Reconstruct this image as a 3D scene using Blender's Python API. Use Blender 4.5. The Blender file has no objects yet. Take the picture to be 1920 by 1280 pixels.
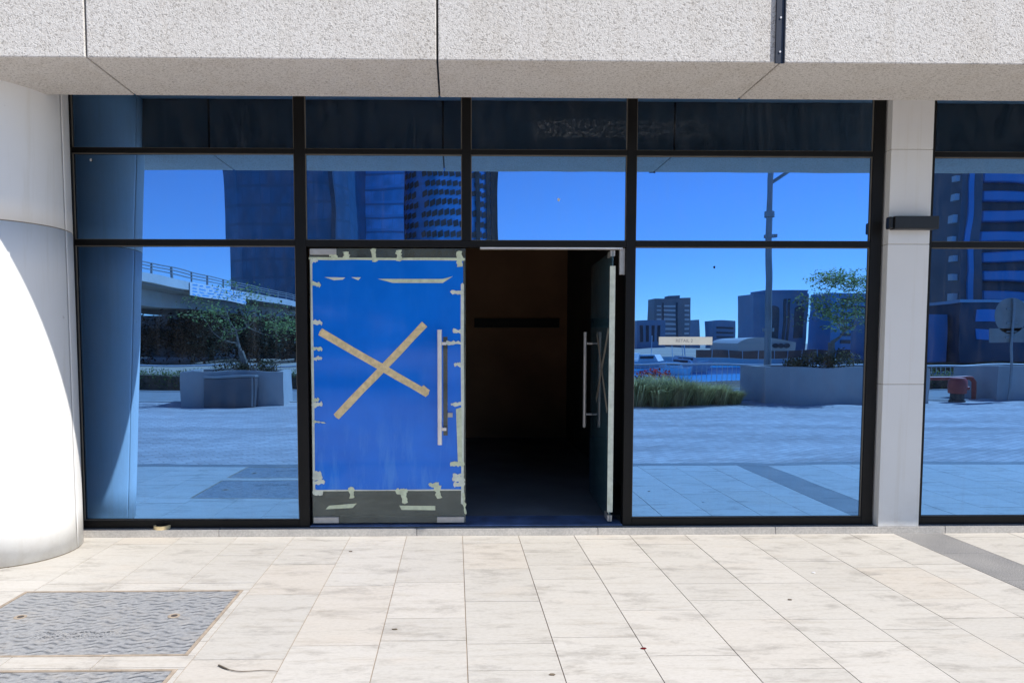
import bpy, bmesh, math, random
from mathutils import Vector, Matrix
R = math.radians
PI = math.pi
sc = bpy.context.scene
COL = sc.collection
rnd = random.Random(7)

# ------------------------------------------------------------------ camera
cd = bpy.data.cameras.new('camera')
cam = bpy.data.objects.new('camera', cd)
COL.objects.link(cam)
cd.sensor_fit = 'HORIZONTAL'
cd.sensor_width = 36.0
cd.lens = 1329.4 / 1920 * 36.0
cd.shift_x = 0.0421
cd.shift_y = 0.0437
cd.clip_end = 9000
cam.location = (0, -5.715, 1.55)
cam.rotation_euler = (R(90 - 3.49), 0, R(-1.1))
sc.camera = cam

# ------------------------------------------------------------------ sky, sun, exposure
SUN_EL, SUN_AZ = 51.0, 60.0          # azimuth from straight in front of the shop towards the right
world = bpy.data.worlds.new('World')
sc.world = world
world.use_nodes = True
wn = world.node_tree
bg = wn.nodes['Background']
sky = wn.nodes.new('ShaderNodeTexSky')
sky.sky_type = 'NISHITA'
sky.sun_disc = False
sky.sun_elevation = R(SUN_EL)
sky.sun_rotation = R(180 - SUN_AZ)
sky.air_density = 1.0
sky.altitude = 2200
sky.dust_density = 0.1
sky.ozone_density = 3.5
wn.links.new(sky.outputs[0], bg.inputs[0])
bg.inputs[1].default_value = 0.10
sl = bpy.data.lights.new('sun', 'SUN')
sl.energy = 3.5
sl.angle = R(0.5)
sl.color = (1.0, 0.948, 0.875)
sun = bpy.data.objects.new('sun', sl)
COL.objects.link(sun)
dirv = Vector((math.sin(R(SUN_AZ)) * math.cos(R(SUN_EL)), -math.cos(R(SUN_AZ)) * math.cos(R(SUN_EL)), math.sin(R(SUN_EL))))
sun.rotation_euler = dirv.to_track_quat('Z', 'Y').to_euler()
sun.location = dirv * 60
sc.view_settings.view_transform = 'Standard'
sc.view_settings.look = 'None'
sc.view_settings.exposure = 0.90
sc.view_settings.gamma = 1
sc.view_settings.use_curve_mapping = False
sc.render.engine = 'CYCLES'
sc.cycles.use_denoising = True
sc.cycles.caustics_reflective = False
sc.cycles.diffuse_bounces = 6
sc.cycles.caustics_refractive = False
sc.cycles.max_bounces = 10


# ------------------------------------------------------------------ material helpers
class NT:
    def __init__(s, name):
        s.m = bpy.data.materials.new(name)
        s.m.use_nodes = True
        s.t = s.m.node_tree
        s.b = s.t.nodes['Principled BSDF']
        s.out = s.t.nodes['Material Output']

    def n(s, typ, **kw):
        nd = s.t.nodes.new(typ)
        for k, v in kw.items():
            setattr(nd, k, v)
        return nd

    def l(s, a, b):
        s.t.links.new(a, b)

    def pos(s, obj=False):
        if obj:
            return s.n('ShaderNodeTexCoord').outputs['Object']
        return s.n('ShaderNodeNewGeometry').outputs['Position']

    def scale(s, vec, sx, sy, sz, loc=(0, 0, 0)):
        mp = s.n('ShaderNodeMapping')
        s.l(vec, mp.inputs['Vector'])
        mp.inputs['Scale'].default_value = (sx, sy, sz)
        mp.inputs['Location'].default_value = loc
        return mp.outputs[0]

    def noise(s, vec, sc_, det=3, rough=0.55, dist=0.0):
        nd = s.n('ShaderNodeTexNoise')
        s.l(vec, nd.inputs['Vector'])
        nd.inputs['Scale'].default_value = sc_
        nd.inputs['Detail'].default_value = det
        nd.inputs['Roughness'].default_value = rough
        nd.inputs['Distortion'].default_value = dist
        return nd.outputs[0]

    def ramp(s, f, stops):
        nd = s.n('ShaderNodeValToRGB')
        e = nd.color_ramp.elements
        while len(e) < len(stops):
            e.new(0.5)
        for k, (p_, c) in enumerate(stops):
            e[k].position = p_
            e[k].color = (*c, 1) if len(c) == 3 else c
        s.l(f, nd.inputs[0])
        return nd.outputs[0]

    def mix(s, f, a, b, typ='MIX'):
        nd = s.n('ShaderNodeMix', data_type='RGBA', blend_type=typ)
        for v, i in ((f, 0), (a, 6), (b, 7)):
            if hasattr(v, 'is_linked'):
                s.l(v, nd.inputs[i])
            elif i == 0:
                nd.inputs[0].default_value = v
            else:
                nd.inputs[i].default_value = (*v, 1)
        return nd.outputs[2]

    def math(s, op, a, b=None):
        nd = s.n('ShaderNodeMath', operation=op)
        for k, v in enumerate((a, b)):
            if v is None:
                continue
            if hasattr(v, 'is_linked'):
                s.l(v, nd.inputs[k])
            else:
                nd.inputs[k].default_value = v
        return nd.outputs[0]

    def bump(s, h, dist, strength=1.0, normal=None):
        nd = s.n('ShaderNodeBump')
        s.l(h, nd.inputs['Height'])
        nd.inputs['Distance'].default_value = dist
        nd.inputs['Strength'].default_value = strength
        if normal is not None:
            s.l(normal, nd.inputs['Normal'])
        s.l(nd.outputs[0], s.b.inputs['Normal'])
        return nd.outputs[0]

    def col(s, v):
        if hasattr(v, 'is_linked'):
            s.l(v, s.b.inputs['Base Color'])
        else:
            s.b.inputs['Base Color'].default_value = (*v, 1)

    def set(s, rough=0.5, metal=0.0, spec=0.5):
        s.b.inputs['Roughness'].default_value = rough
        s.b.inputs['Metallic'].default_value = metal
        s.b.inputs['Specular IOR Level'].default_value = spec
        return s


def simple(name, c, rough=0.6, metal=0.0, var=0.12, nsc=6.0, obj=False, spec=0.5, bump=0.0, bsc=60):
    t = NT(name).set(rough, metal, spec)
    v = t.pos(obj)
    f = t.noise(v, nsc, 4)
    lo = tuple(x * (1 - var) for x in c)
    hi = tuple(min(1, x * (1 + var)) for x in c)
    t.col(t.ramp(f, [(0.3, lo), (0.7, hi)]))
    if bump:
        t.bump(t.noise(v, bsc, 2), bump)
    return t.m


# ------------------------------------------------------------------ mesh helpers
class MB:
    def __init__(s):
        s.v, s.f, s.c = [], [], []

    def face(s, pts, rev=False, val=None):
        i = len(s.v)
        s.v += [tuple(p) for p in pts]
        idx = list(range(i, i + len(pts)))
        s.f.append(idx[::-1] if rev else idx)
        s.c.append(rnd.random() if val is None else val)

    def box(s, x0, x1, y0, y1, z0, z1, val=None):
        x0, x1 = min(x0, x1), max(x0, x1)
        y0, y1 = min(y0, y1), max(y0, y1)
        z0, z1 = min(z0, z1), max(z0, z1)
        P = [(x0, y0, z0), (x1, y0, z0), (x1, y1, z0), (x0, y1, z0), (x0, y0, z1), (x1, y0, z1), (x1, y1, z1), (x0, y1, z1)]
        i = len(s.v)
        s.v += P
        val = rnd.random() if val is None else val
        for q in ((0, 3, 2, 1), (4, 5, 6, 7), (0, 1, 5, 4), (1, 2, 6, 5), (2, 3, 7, 6), (3, 0, 4, 7)):
            s.f.append([i + k for k in q])
            s.c.append(val)
        return s

    def prism(s, poly, z0, z1):
        """poly: xy counter-clockwise"""
        n = len(poly)
        i = len(s.v)
        s.v += [(x, y, z0) for x, y in poly] + [(x, y, z1) for x, y in poly]
        s.f.append([i + k for k in range(n)][::-1])
        s.f.append([i + n + k for k in range(n)])
        for k in range(n):
            m = (k + 1) % n
            s.f.append([i + k, i + m, i + n + m, i + n + k])
        s.c += [rnd.random()] * (n + 2)
        return s

    def extr(s, poly, axis, a0, a1):
        """poly in the plane normal to axis 'x' (y,z) or 'y' (x,z)"""
        n = len(poly)
        i = len(s.v)
        for a in (a0, a1):
            s.v += [((a, u, w) if axis == 'x' else (u, a, w)) for u, w in poly]
        s.f.append([i + k for k in range(n)])
        s.f.append([i + n + k for k in range(n)][::-1])
        for k in range(n):
            m = (k + 1) % n
            s.f.append([i + m, i + k, i + n + k, i + n + m])
        s.c += [rnd.random()] * (n + 2)
        return s

    def tube(s, pts, rad, n=8, caps=True):
        pts = [Vector(p) for p in pts]
        if not hasattr(rad, '__len__'):
            rad = [rad] * len(pts)
        rings = []
        prev = None
        for k, p in enumerate(pts):
            d = (pts[min(k + 1, len(pts) - 1)] - pts[max(k - 1, 0)]).normalized()
            if prev is None:
                a = Vector((0, 0, 1)) if abs(d.z) < 0.9 else Vector((1, 0, 0))
                u = d.cross(a).normalized()
            else:
                u = (prev - d * prev.dot(d)).normalized()
            prev = u
            w = d.cross(u)
            i = len(s.v)
            for q in range(n):
                t = 2 * PI * q / n
                s.v.append(tuple(p + (u * math.cos(t) + w * math.sin(t)) * rad[k]))
            rings.append(i)
        for k in range(len(rings) - 1):
            a, b = rings[k], rings[k + 1]
            for q in range(n):
                s.f.append([a + q, a + (q + 1) % n, b + (q + 1) % n, b + q])
                s.c.append(0.5)
        if caps:
            s.f.append([rings[0] + q for q in range(n)][::-1])
            s.f.append([rings[-1] + q for q in range(n)])
            s.c += [0.5, 0.5]
        return s

    def lathe(s, prof, cx, cy, n=24):
        """prof: list of (r, z) upward"""
        rings = []
        for r, z in prof:
            i = len(s.v)
            for q in range(n):
                t = 2 * PI * q / n
                s.v.append((cx + r * math.cos(t), cy + r * math.sin(t), z))
            rings.append(i)
        for k in range(len(rings) - 1):
            a, b = rings[k], rings[k + 1]
            for q in range(n):
                s.f.append([a + q, a + (q + 1) % n, b + (q + 1) % n, b + q])
                s.c.append(0.5)
        s.f.append([rings[0] + q for q in range(n)][::-1])
        s.f.append([rings[-1] + q for q in range(n)])
        s.c += [0.5, 0.5]
        return s

    def leaf(s, p, size, rng, flat=0.6):
        d = Vector((rng.uniform(-1, 1), rng.uniform(-1, 1), rng.uniform(-flat, flat))).normalized()
        u = d.cross(Vector((rng.uniform(-.5, .5), rng.uniform(-.5, .5), 1))).normalized()
        a = size * rng.uniform(0.7, 1.3)
        p = Vector(p)
        s.face([p, p + d * a * .5 + u * a * .28, p + d * a, p + d * a * .5 - u * a * .28])

    def build(s, name, mat, parent=None, smooth=False, bevel=0.0, attr=False, seg=1):
        off = Vector((0, 0, 0))
        q = parent
        while q is not None:
            off += q.location
            q = q.parent
        me = bpy.data.meshes.new(name)
        me.from_pydata([(x - off.x, y - off.y, z - off.z) for x, y, z in s.v], [], s.f)
        if attr:
            a = me.attributes.new('tone', 'FLOAT', 'FACE')
            a.data.foreach_set('value', s.c)
        if smooth:
            me.polygons.foreach_set('use_smooth', [True] * len(me.polygons))
            try:
                me.set_sharp_from_angle(angle=R(40))
            except Exception:
                pass
        me.materials.append(mat)
        me.update()
        o = bpy.data.objects.new(name, me)
        COL.objects.link(o)
        if parent is not None:
            o.parent = parent
        if bevel:
            b = o.modifiers.new('bevel', 'BEVEL')
            b.width = bevel
            b.segments = seg
            b.limit_method = 'ANGLE'
            b.angle_limit = R(40)
        return o


def tag(o, label, cat, group=None):
    o['label'] = label
    o['category'] = cat
    if group:
        o['group'] = group
    return o


def thing(name, label, cat, loc=(0, 0, 0), group=None):
    o = bpy.data.objects.new(name, None)
    o.empty_display_size = 0.2
    COL.objects.link(o)
    o.location = loc
    return tag(o, label, cat, group)


def struct(o):
    o['kind'] = 'structure'
    return o


def kids(o):
    return [c for c in bpy.data.objects if c.parent == o]


def copy_tree(o, parent=None):
    c = o.copy()
    COL.objects.link(c)
    if parent is not None:
        c.parent = parent
    for ch in kids(o):
        copy_tree(ch, c)
    return c


# ------------------------------------------------------------------ materials
M = {}


def m_render():
    t = NT('pebble_render').set(0.9, 0, 0.2)
    v = t.pos()
    a = t.noise(v, 84, 1.0, 0.4, 1.2)
    b = t.noise(v, 170, 2, 0.6)
    big = t.noise(v, 1.6, 4)
    f = t.math('ADD', t.math('MULTIPLY', a, 0.8), t.math('MULTIPLY', b, 0.2))
    c = t.ramp(f, [(0.34, (0.27, 0.25, 0.225)), (0.43, (0.55, 0.52, 0.48)), (0.52, (0.68, 0.655, 0.615)), (0.7, (0.74, 0.715, 0.675))])
    c = t.mix(0.3, c, t.ramp(big, [(0.3, (0.58, 0.54, 0.49)), (0.7, (0.70, 0.675, 0.64))]))
    stain = t.noise(t.scale(v, 5, 5, 0.5), 1.0, 4, 0.6)
    c = t.mix(1.0, c, t.ramp(stain, [(0.36, (0.955, 0.945, 0.93)), (0.5, (1, 1, 1))]), 'MULTIPLY')
    t.col(c)
    t.bump(f, 0.006, 0.7)
    return t.m


def m_tiles():
    t = NT('limestone_tile').set(0.62, 0, 0.35)
    v = t.pos()
    at = t.n('ShaderNodeAttribute', attribute_name='tone').outputs['Fac']
    base = t.ramp(at, [(0.0, (0.500, 0.480, 0.448)), (0.4, (0.520, 0.500, 0.467)), (0.8, (0.545, 0.523, 0.490)), (0.95, (0.535, 0.508, 0.470)), (1.0, (0.52, 0.485, 0.44))])
    vm = t.n('ShaderNodeVectorMath', operation='ADD')
    cx = t.n('ShaderNodeCombineXYZ')
    t.l(t.math('MULTIPLY', at, 31.0), cx.inputs[2])
    t.l(v, vm.inputs[0])
    t.l(cx.outputs[0], vm.inputs[1])
    streak = t.noise(t.scale(vm.outputs[0], 2.0, 15, 1), 1.6, 7, 0.7, 0.5)
    c = t.mix(1.0, base, t.ramp(streak, [(0.28, (0.80, 0.77, 0.73)), (0.45, (0.97, 0.965, 0.95)), (0.7, (1.0, 1.0, 1.0))]), 'MULTIPLY')
    warm = t.noise(t.scale(v, 0.9, 2.2, 1), 1.3, 4, 0.6)
    c = t.mix(t.ramp(warm, [(0.58, (0, 0, 0)), (0.80, (0.28, 0.28, 0.28))]), c, (0.58, 0.48, 0.38))
    dirt = t.noise(t.scale(v, 1.5, 4.2, 1, (3.1, 1.7, 0)), 1.6, 9, 0.76, 0.35)
    c = t.mix(t.ramp(dirt, [(0.515, (0, 0, 0)), (0.60, (0.34, 0.34, 0.34)), (0.71, (0.80, 0.80, 0.80))]), c, (0.25, 0.23, 0.205))
    grain = t.noise(t.scale(v, 1, 2.6, 1), 30, 4, 0.75)
    c = t.mix(1.0, c, t.ramp(grain, [(0.3, (0.87, 0.865, 0.855)), (0.55, (1.0, 1.0, 1.0))]), 'MULTIPLY')
    spot = t.noise(v, 26, 4, 0.7)
    c = t.mix(t.ramp(spot, [(0.70, (0, 0, 0)), (0.76, (0.6, 0.6, 0.6))]), c, (0.20, 0.17, 0.145))
    t.col(c)
    t.bump(streak, 0.0015, 0.5)
    return t.m


def m_pavers():
    t = NT('block_pavers').set(0.8, 0, 0.3)
    v = t.pos()
    br = t.n('ShaderNodeTexBrick')
    rot = t.n('ShaderNodeMapping')
    t.l(v, rot.inputs['Vector'])
    rot.inputs['Rotation'].default_value = (0, 0, R(35))
    t.l(rot.outputs[0], br.inputs['Vector'])
    br.inputs['Scale'].default_value = 1.0
    br.inputs['Brick Width'].default_value = 0.24
    br.inputs['Row Height'].default_value = 0.12
    br.inputs['Mortar Size'].default_value = 0.006
    br.inputs['Color1'].default_value = (0.57, 0.525, 0.50, 1)
    br.inputs['Color2'].default_value = (0.45, 0.405, 0.39, 1)
    br.inputs['Mortar'].default_value = (0.30, 0.27, 0.25, 1)
    big = t.noise(t.scale(v, 0.25, 1.1, 1), 1.0, 5, 0.6)
    t.col(t.mix(1.0, br.outputs[0], t.ramp(big, [(0.3, (0.70, 0.68, 0.68)), (0.62, (1.08, 1.08, 1.08))]), 'MULTIPLY'))
    return t.m


def m_granite(name, lo, hi, sc_=140):
    t = NT(name).set(0.7, 0, 0.4)
    v = t.pos()
    f = t.noise(v, sc_, 2, 0.7)
    g = t.noise(v, 3.0, 4)
    c = t.ramp(f, [(0.35, lo), (0.65, hi)])
    t.col(t.mix(1.0, c, t.ramp(g, [(0.3, (0.85, 0.85, 0.85)), (0.7, (1.1, 1.09, 1.07))]), 'MULTIPLY'))
    return t.m


def m_glass():
    """blue coated mirror glass: a tinted mirror, a little wavy, with a trace of dust"""
    t = NT('blue_mirror_glass').set(0.0, 1.0)
    v = t.pos()
    t.b.inputs['Base Color'].default_value = (0.165, 0.39, 0.80, 1)
    h = t.noise(v, 1.25, 1.5, 0.45)
    bmp = t.bump(h, 0.0017, 1.0)
    d = t.n('ShaderNodeBsdfDiffuse')
    d.inputs[0].default_value = (0.42, 0.45, 0.48, 1)
    dust = t.ramp(t.noise(t.scale(v, 3, 3, 1.2), 3.0, 6, 0.7), [(0.42, (0.012, 0.012, 0.012)), (0.80, (0.075, 0.075, 0.075))])
    sp = t.n('ShaderNodeSeparateXYZ')
    t.l(v, sp.inputs[0])
    band = t.math('MULTIPLY', t.ramp(t.math('DIVIDE', sp.outputs[2], 4.0), [(0.79, (0, 0, 0)), (0.80, (1, 1, 1)), (0.825, (.8, .8, .8)), (0.832, (0, 0, 0))]),
                  t.ramp(t.math('DIVIDE', sp.outputs[0], 4.0), [(0.15, (0, 0, 0)), (0.18, (1, 1, 1)), (0.30, (.8, .8, .8)), (0.62, (0, 0, 0))]))
    smear = t.math('MULTIPLY', band, t.ramp(t.noise(v, 55, 3, 0.7), [(0.45, (0, 0, 0)), (0.7, (0.28, 0.28, 0.28))]))
    streaks = t.ramp(t.noise(t.scale(v, 22, 22, 0.8), 1.0, 4, 0.6), [(0.58, (0, 0, 0)), (0.75, (0.05, 0.05, 0.05))])
    dust = t.math('ADD', t.math('ADD', dust, smear), streaks)
    mx = t.n('ShaderNodeMixShader')
    t.l(dust, mx.inputs[0])
    t.l(t.b.outputs[0], mx.inputs[1])
    t.l(d.outputs[0], mx.inputs[2])
    t.l(mx.outputs[0], t.out.inputs[0])
    return t.m


def m_clear(name, tint, dustv, dustc=(0.35, 0.38, 0.34)):
    """clear door glass with dust: transparent + fresnel gloss + dusty diffuse"""
    t = NT(name)
    tr = t.n('ShaderNodeBsdfTransparent')
    tr.inputs[0].default_value = (*tint, 1)
    gl = t.n('ShaderNodeBsdfGlossy')
    gl.inputs['Roughness'].default_value = 0.02
    gl.inputs[0].default_value = (0.9, 0.95, 1, 1)
    fr = t.n('ShaderNodeFresnel')
    fr.inputs[0].default_value = 1.5
    m1 = t.n('ShaderNodeMixShader')
    t.l(fr.outputs[0], m1.inputs[0])
    t.l(tr.outputs[0], m1.inputs[1])
    t.l(gl.outputs[0], m1.inputs[2])
    d = t.n('ShaderNodeBsdfDiffuse')
    d.inputs[0].default_value = (*dustc, 1)
    m2 = t.n('ShaderNodeMixShader')
    f = t.ramp(t.noise(t.pos(), 7, 5, 0.65), [(0.3, (dustv * .6,) * 3), (0.75, (dustv * 1.5,) * 3)])
    t.l(f, m2.inputs[0])
    t.l(m1.outputs[0], m2.inputs[1])
    t.l(d.outputs[0], m2.inputs[2])
    t.l(m2.outputs[0], t.out.inputs[0])
    return t.m


def m_film():
    t = NT('blue_film').set(0.16, 0, 0.45)
    v = t.pos()
    a = t.noise(t.scale(v, 9, 9, 1.6), 1.6, 6, 0.65, 0.3)
    b = t.noise(v, 2.6, 4)
    c = t.ramp(b, [(0.3, (0.003, 0.16, 0.74)), (0.7, (0.006, 0.205, 0.88))])
    sep = t.n('ShaderNodeSeparateXYZ')
    t.l(v, sep.inputs[0])
    low = t.ramp(sep.outputs[2], [(0.30, (1, 1, 1)), (0.72, (0.75, 0.75, 0.75)), (0.98, (0.1, 0.1, 0.1))])
    scuff = t.math('MULTIPLY', t.ramp(a, [(0.50, (0, 0, 0)), (0.66, (0.55, 0.55, 0.55))]), low)
    t.col(t.mix(scuff, c, (0.08, 0.32, 0.85)))
    wr = t.noise(t.scale(v, 7, 7, 1.3), 1.1, 3, 0.5, 0.8)
    t.bump(t.math('ADD', t.noise(v, 3.2, 2), t.math('MULTIPLY', wr, 0.6)), 0.0012, 0.6)
    t.b.inputs['Roughness'].default_value = 0.07
    return t.m


def m_cover():
    t = NT('cast_cover').set(0.6, 0.0, 0.5)
    v = t.pos()
    sep = t.n('ShaderNodeSeparateXYZ')
    t.l(v, sep.inputs[0])
    x, y = sep.outputs[0], sep.outputs[1]
    nz = t.noise(v, 4.0, 2)
    wob = t.math('MULTIPLY', t.math('SINE', t.math('ADD', t.math('MULTIPLY', x, 2 * PI / 0.125), t.math('MULTIPLY', nz, 6.0))), 0.012)
    ph = t.math('MULTIPLY', t.math('ADD', y, wob), 2 * PI / 0.047)
    w = t.math('SINE', ph)
    seg = t.noise(t.scale(v, 7, 20, 1), 1.6, 3)
    hgt = t.math('MULTIPLY', t.math('MAXIMUM', w, -0.25), t.ramp(seg, [(0.44, (0.05, 0.05, 0.05)), (0.54, (1, 1, 1))]))
    g = t.noise(v, 45, 3, 0.7)
    c = t.ramp(g, [(0.3, (0.22, 0.228, 0.24)), (0.7, (0.35, 0.355, 0.365))])
    c = t.mix(t.ramp(hgt, [(0.55, (0, 0, 0)), (0.95, (0.85, 0.85, 0.85))]), c, (0.075, 0.085, 0.10))
    sand = t.noise(v, 5.5, 6, 0.75)
    c = t.mix(t.ramp(sand, [(0.50, (0, 0, 0)), (0.75, (0.6, 0.6, 0.6))]), c, (0.42, 0.385, 0.34))
    t.col(c)
    t.bump(t.math('ADD', hgt, t.math('MULTIPLY', g, 0.35)), 0.006, 1.0)
    return t.m


def m_leaf(name, lo, hi):
    t = NT(name).set(0.55, 0, 0.3)
    at = t.n('ShaderNodeAttribute', attribute_name='tone').outputs['Fac']
    c = t.ramp(at, [(0.0, lo), (0.6, hi), (1.0, tuple(min(1, x * 1.5) for x in hi))])
    t.col(c)
    tl = t.n('ShaderNodeBsdfTranslucent')
    t.l(c, tl.inputs[0])
    mx = t.n('ShaderNodeMixShader')
    mx.inputs[0].default_value = 0.45
    t.l(t.b.outputs[0], mx.inputs[1])
    t.l(tl.outputs[0], mx.inputs[2])
    t.l(mx.outputs[0], t.out.inputs[0])
    return t.m


def m_curtain(name, base, line, fx, fz, rough=0.12, metal=0.3):
    """glazed tower skin: floor lines and vertical joints in the skin itself"""
    t = NT(name).set(rough, metal, 0.6)
    v = t.pos()
    sep = t.n('ShaderNodeSeparateXYZ')
    t.l(v, sep.inputs[0])
    z = t.math('FRACT', t.math('DIVIDE', sep.outputs[2], fz))
    x = t.math('FRACT', t.math('DIVIDE', t.math('ADD', sep.outputs[0], sep.outputs[1]), fx))
    lz = t.math('LESS_THAN', z, 0.16)
    lx = t.math('LESS_THAN', x, 0.07)
    nz = t.noise(t.scale(v, 1 / fx, 1 / fx, 1 / fz), 1.0, 1)
    c = t.ramp(nz, [(0.35, tuple(k * 0.8 for k in base)), (0.65, tuple(k * 1.15 for k in base))])
    c = t.mix(t.math('MAXIMUM', lz, lx), c, line)
    t.col(c)
    return t.m


M['render'] = m_render()
M['tile'] = m_tiles()
M['joint'] = simple('sandy_joint', (0.33, 0.265, 0.205), 0.95)
M['pavers'] = m_pavers()
M['band'] = m_granite('dark_granite_band', (0.13, 0.13, 0.135), (0.34, 0.335, 0.33))
M['sill'] = m_granite('grey_sill_stone', (0.40, 0.385, 0.365), (0.51, 0.49, 0.465), 60)
M['glass'] = m_glass()
M['leafglass'] = m_clear('dusty_clear_glass', (0.72, 0.80, 0.76), 0.22)
M['leafglass2'] = m_clear('dusty_teal_glass', (0.55, 0.70, 0.74), 0.24, (0.12, 0.26, 0.33))
M['film'] = m_film()
M['frame'] = simple('black_aluminium', (0.0065, 0.006, 0.006), 0.5, 0.0, 0.25, 3, spec=0.25)
M['bead'] = simple('grey_bead', (0.17, 0.155, 0.13), 0.7)
M['backshade'] = simple('beam_back_shade', (0.22, 0.21, 0.19), 0.9, 0, 0.15, 2)  # shade of the beam's back face, put into a dark colour
M['channel'] = simple('blue_grey_metal', (0.035, 0.042, 0.06), 0.45, 0.3, 0.2, 5)
M['steel'] = simple('brushed_steel', (0.80, 0.76, 0.73), 0.38, 0.45, 0.08, 8)
M['patch'] = simple('satin_patch_metal', (0.50, 0.49, 0.47), 0.5, 0.4, 0.1, 20)
def m_white():
    t = NT('white_panel').set(0.5, 0, 0.4)
    v = t.pos()
    c = t.ramp(t.noise(v, 2.2, 4), [(0.3, (0.81, 0.805, 0.785)), (0.7, (0.84, 0.835, 0.815))])
    drip = t.noise(t.scale(v, 16, 16, 0.7), 1.0, 4, 0.6)
    c = t.mix(1.0, c, t.ramp(drip, [(0.32, (0.955, 0.945, 0.925)), (0.46, (1, 1, 1))]), 'MULTIPLY')
    sp = t.n('ShaderNodeSeparateXYZ')
    t.l(v, sp.inputs[0])
    low = t.ramp(sp.outputs[2], [(0.0, (1, 1, 1)), (0.16, (0.35, 0.35, 0.35)), (0.4, (0, 0, 0))])
    grime = t.math('MULTIPLY', low, t.ramp(t.noise(v, 9, 5, 0.7), [(0.42, (0, 0, 0)), (0.72, (0.45, 0.45, 0.45))]))
    c = t.mix(grime, c, (0.50, 0.45, 0.38))
    spots = t.noise(v, 17, 2, 0.5)
    c = t.mix(t.ramp(spots, [(0.76, (0, 0, 0)), (0.79, (0.4, 0.4, 0.4))]), c, (0.45, 0.41, 0.36))
    t.col(c)
    t.bump(t.noise(v, 1.3, 2), 0.004, 0.4)
    return t.m


M['white'] = m_white()
M['groove'] = simple('brown_seam', (0.34, 0.29, 0.23), 0.8)
M['masking'] = simple('cream_masking_tape', (0.64, 0.70, 0.50), 0.75, 0, 0.15, 25)
M['paletape'] = simple('pale_edge_tape', (0.70, 0.745, 0.63), 0.6, 0, 0.12, 20)
M['kraft'] = simple('beige_tape', (0.78, 0.61, 0.33), 0.6, 0, 0.18, 30)
M['plate'] = simple('cream_plate', (0.95, 0.93, 0.80), 0.45, 0, 0.05, 12)
M['plateink'] = simple('grey_letters', (0.42, 0.40, 0.37), 0.6)
M['lampblack'] = simple('black_lamp_casing', (0.014, 0.015, 0.017), 0.45, 0, 0.2)
M['cover'] = m_cover()
M['rust'] = simple('rusty_frame', (0.34, 0.28, 0.22), 0.8, 0, 0.3, 14)
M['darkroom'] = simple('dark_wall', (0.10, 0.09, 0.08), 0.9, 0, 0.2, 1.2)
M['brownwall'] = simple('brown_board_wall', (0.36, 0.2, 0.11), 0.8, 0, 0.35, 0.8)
M['darkfloor'] = simple('dark_floor', (0.20, 0.215, 0.24), 0.55, 0, 0.25, 1.5)
M['threshold'] = simple('blue_film_threshold', (0.16, 0.25, 0.48), 0.3, 0.2, 0.4, 6)
M['concrete'] = simple('planter_concrete', (0.44, 0.42, 0.40), 0.75, 0, 0.08, 2)
M['concdark'] = simple('planter_concrete_dark', (0.36, 0.34, 0.34), 0.75, 0, 0.08, 2)
M['cabinet'] = simple('grey_cabinet', (0.115, 0.115, 0.125), 0.5, 0.1, 0.15, 2)
M['asphalt'] = simple('path_asphalt', (0.27, 0.27, 0.265), 0.9, 0, 0.12, 2)
M['kerb'] = simple('kerb_concrete', (0.55, 0.53, 0.50), 0.85, 0, 0.08)
M['soil'] = simple('soil', (0.17, 0.125, 0.09), 1, 0, 0.3, 3)
M['land'] = simple('sandy_land', (0.42, 0.36, 0.29), 1, 0, 0.2, 0.05)
M['bark'] = simple('grey_bark', (0.24, 0.20, 0.16), 0.9, 0, 0.3, 12, True)
M['leafA'] = m_leaf('tree_leaves', (0.11, 0.17, 0.05), (0.28, 0.36, 0.12))
M['leafShade'] = m_leaf('shade_toned_leaves', (0.010, 0.014, 0.010), (0.028, 0.034, 0.022))  # near-black leaves: the shadow under the bridge is put into the colour
M['hedge'] = m_leaf('hedge_leaves', (0.06, 0.08, 0.025), (0.15, 0.20, 0.06))
M['stems'] = simple('brown_stems', (0.11, 0.085, 0.06), 0.95, 0, 0.4, 9)
M['shrub'] = m_leaf('brown_green_shrub', (0.045, 0.05, 0.02), (0.12, 0.11, 0.05))
M['grass'] = m_leaf('grass_blades', (0.28, 0.26, 0.08), (0.60, 0.52, 0.24))
M['redleaf'] = m_leaf('red_blossoms', (0.2, 0.015, 0.015), (0.5, 0.045, 0.04))
M['railwhite'] = simple('white_rail', (0.78, 0.78, 0.77), 0.4)
M['galv'] = simple('galvanised_pole', (0.30, 0.31, 0.31), 0.5, 0.4, 0.15, 2)
M['red'] = simple('red_paint', (0.42, 0.06, 0.045), 0.5, 0, 0.2, 6)
M['darkbase'] = simple('dark_iron', (0.06, 0.05, 0.045), 0.7)
M['signback'] = simple('grey_sign_back', (0.30, 0.285, 0.26), 0.6, 0.2, 0.1, 4)
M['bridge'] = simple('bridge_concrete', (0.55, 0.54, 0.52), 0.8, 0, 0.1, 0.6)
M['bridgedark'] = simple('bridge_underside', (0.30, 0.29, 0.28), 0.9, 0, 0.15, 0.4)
M['towerA'] = m_curtain('dark_glass_tower', (0.035, 0.105, 0.19), (0.03, 0.085, 0.15), 2.2, 4.0, 0.35, 0.2)
M['towerB'] = m_curtain('blue_glass_slab', (0.10, 0.44, 0.84), (0.09, 0.41, 0.78), 3.0, 4.0, 0.3, 0.2)
M['lattice'] = simple('lattice_bronze', (0.12, 0.10, 0.09), 0.6, 0, 0.25, 0.3)
M['towerC'] = simple('tower_blue_spandrel', (0.07, 0.26, 0.50), 0.4, 0.1, 0.1, 0.1)
M['towerCd'] = simple('tower_dark_band', (0.07, 0.07, 0.085), 0.6, 0, 0.2, 0.1)
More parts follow.
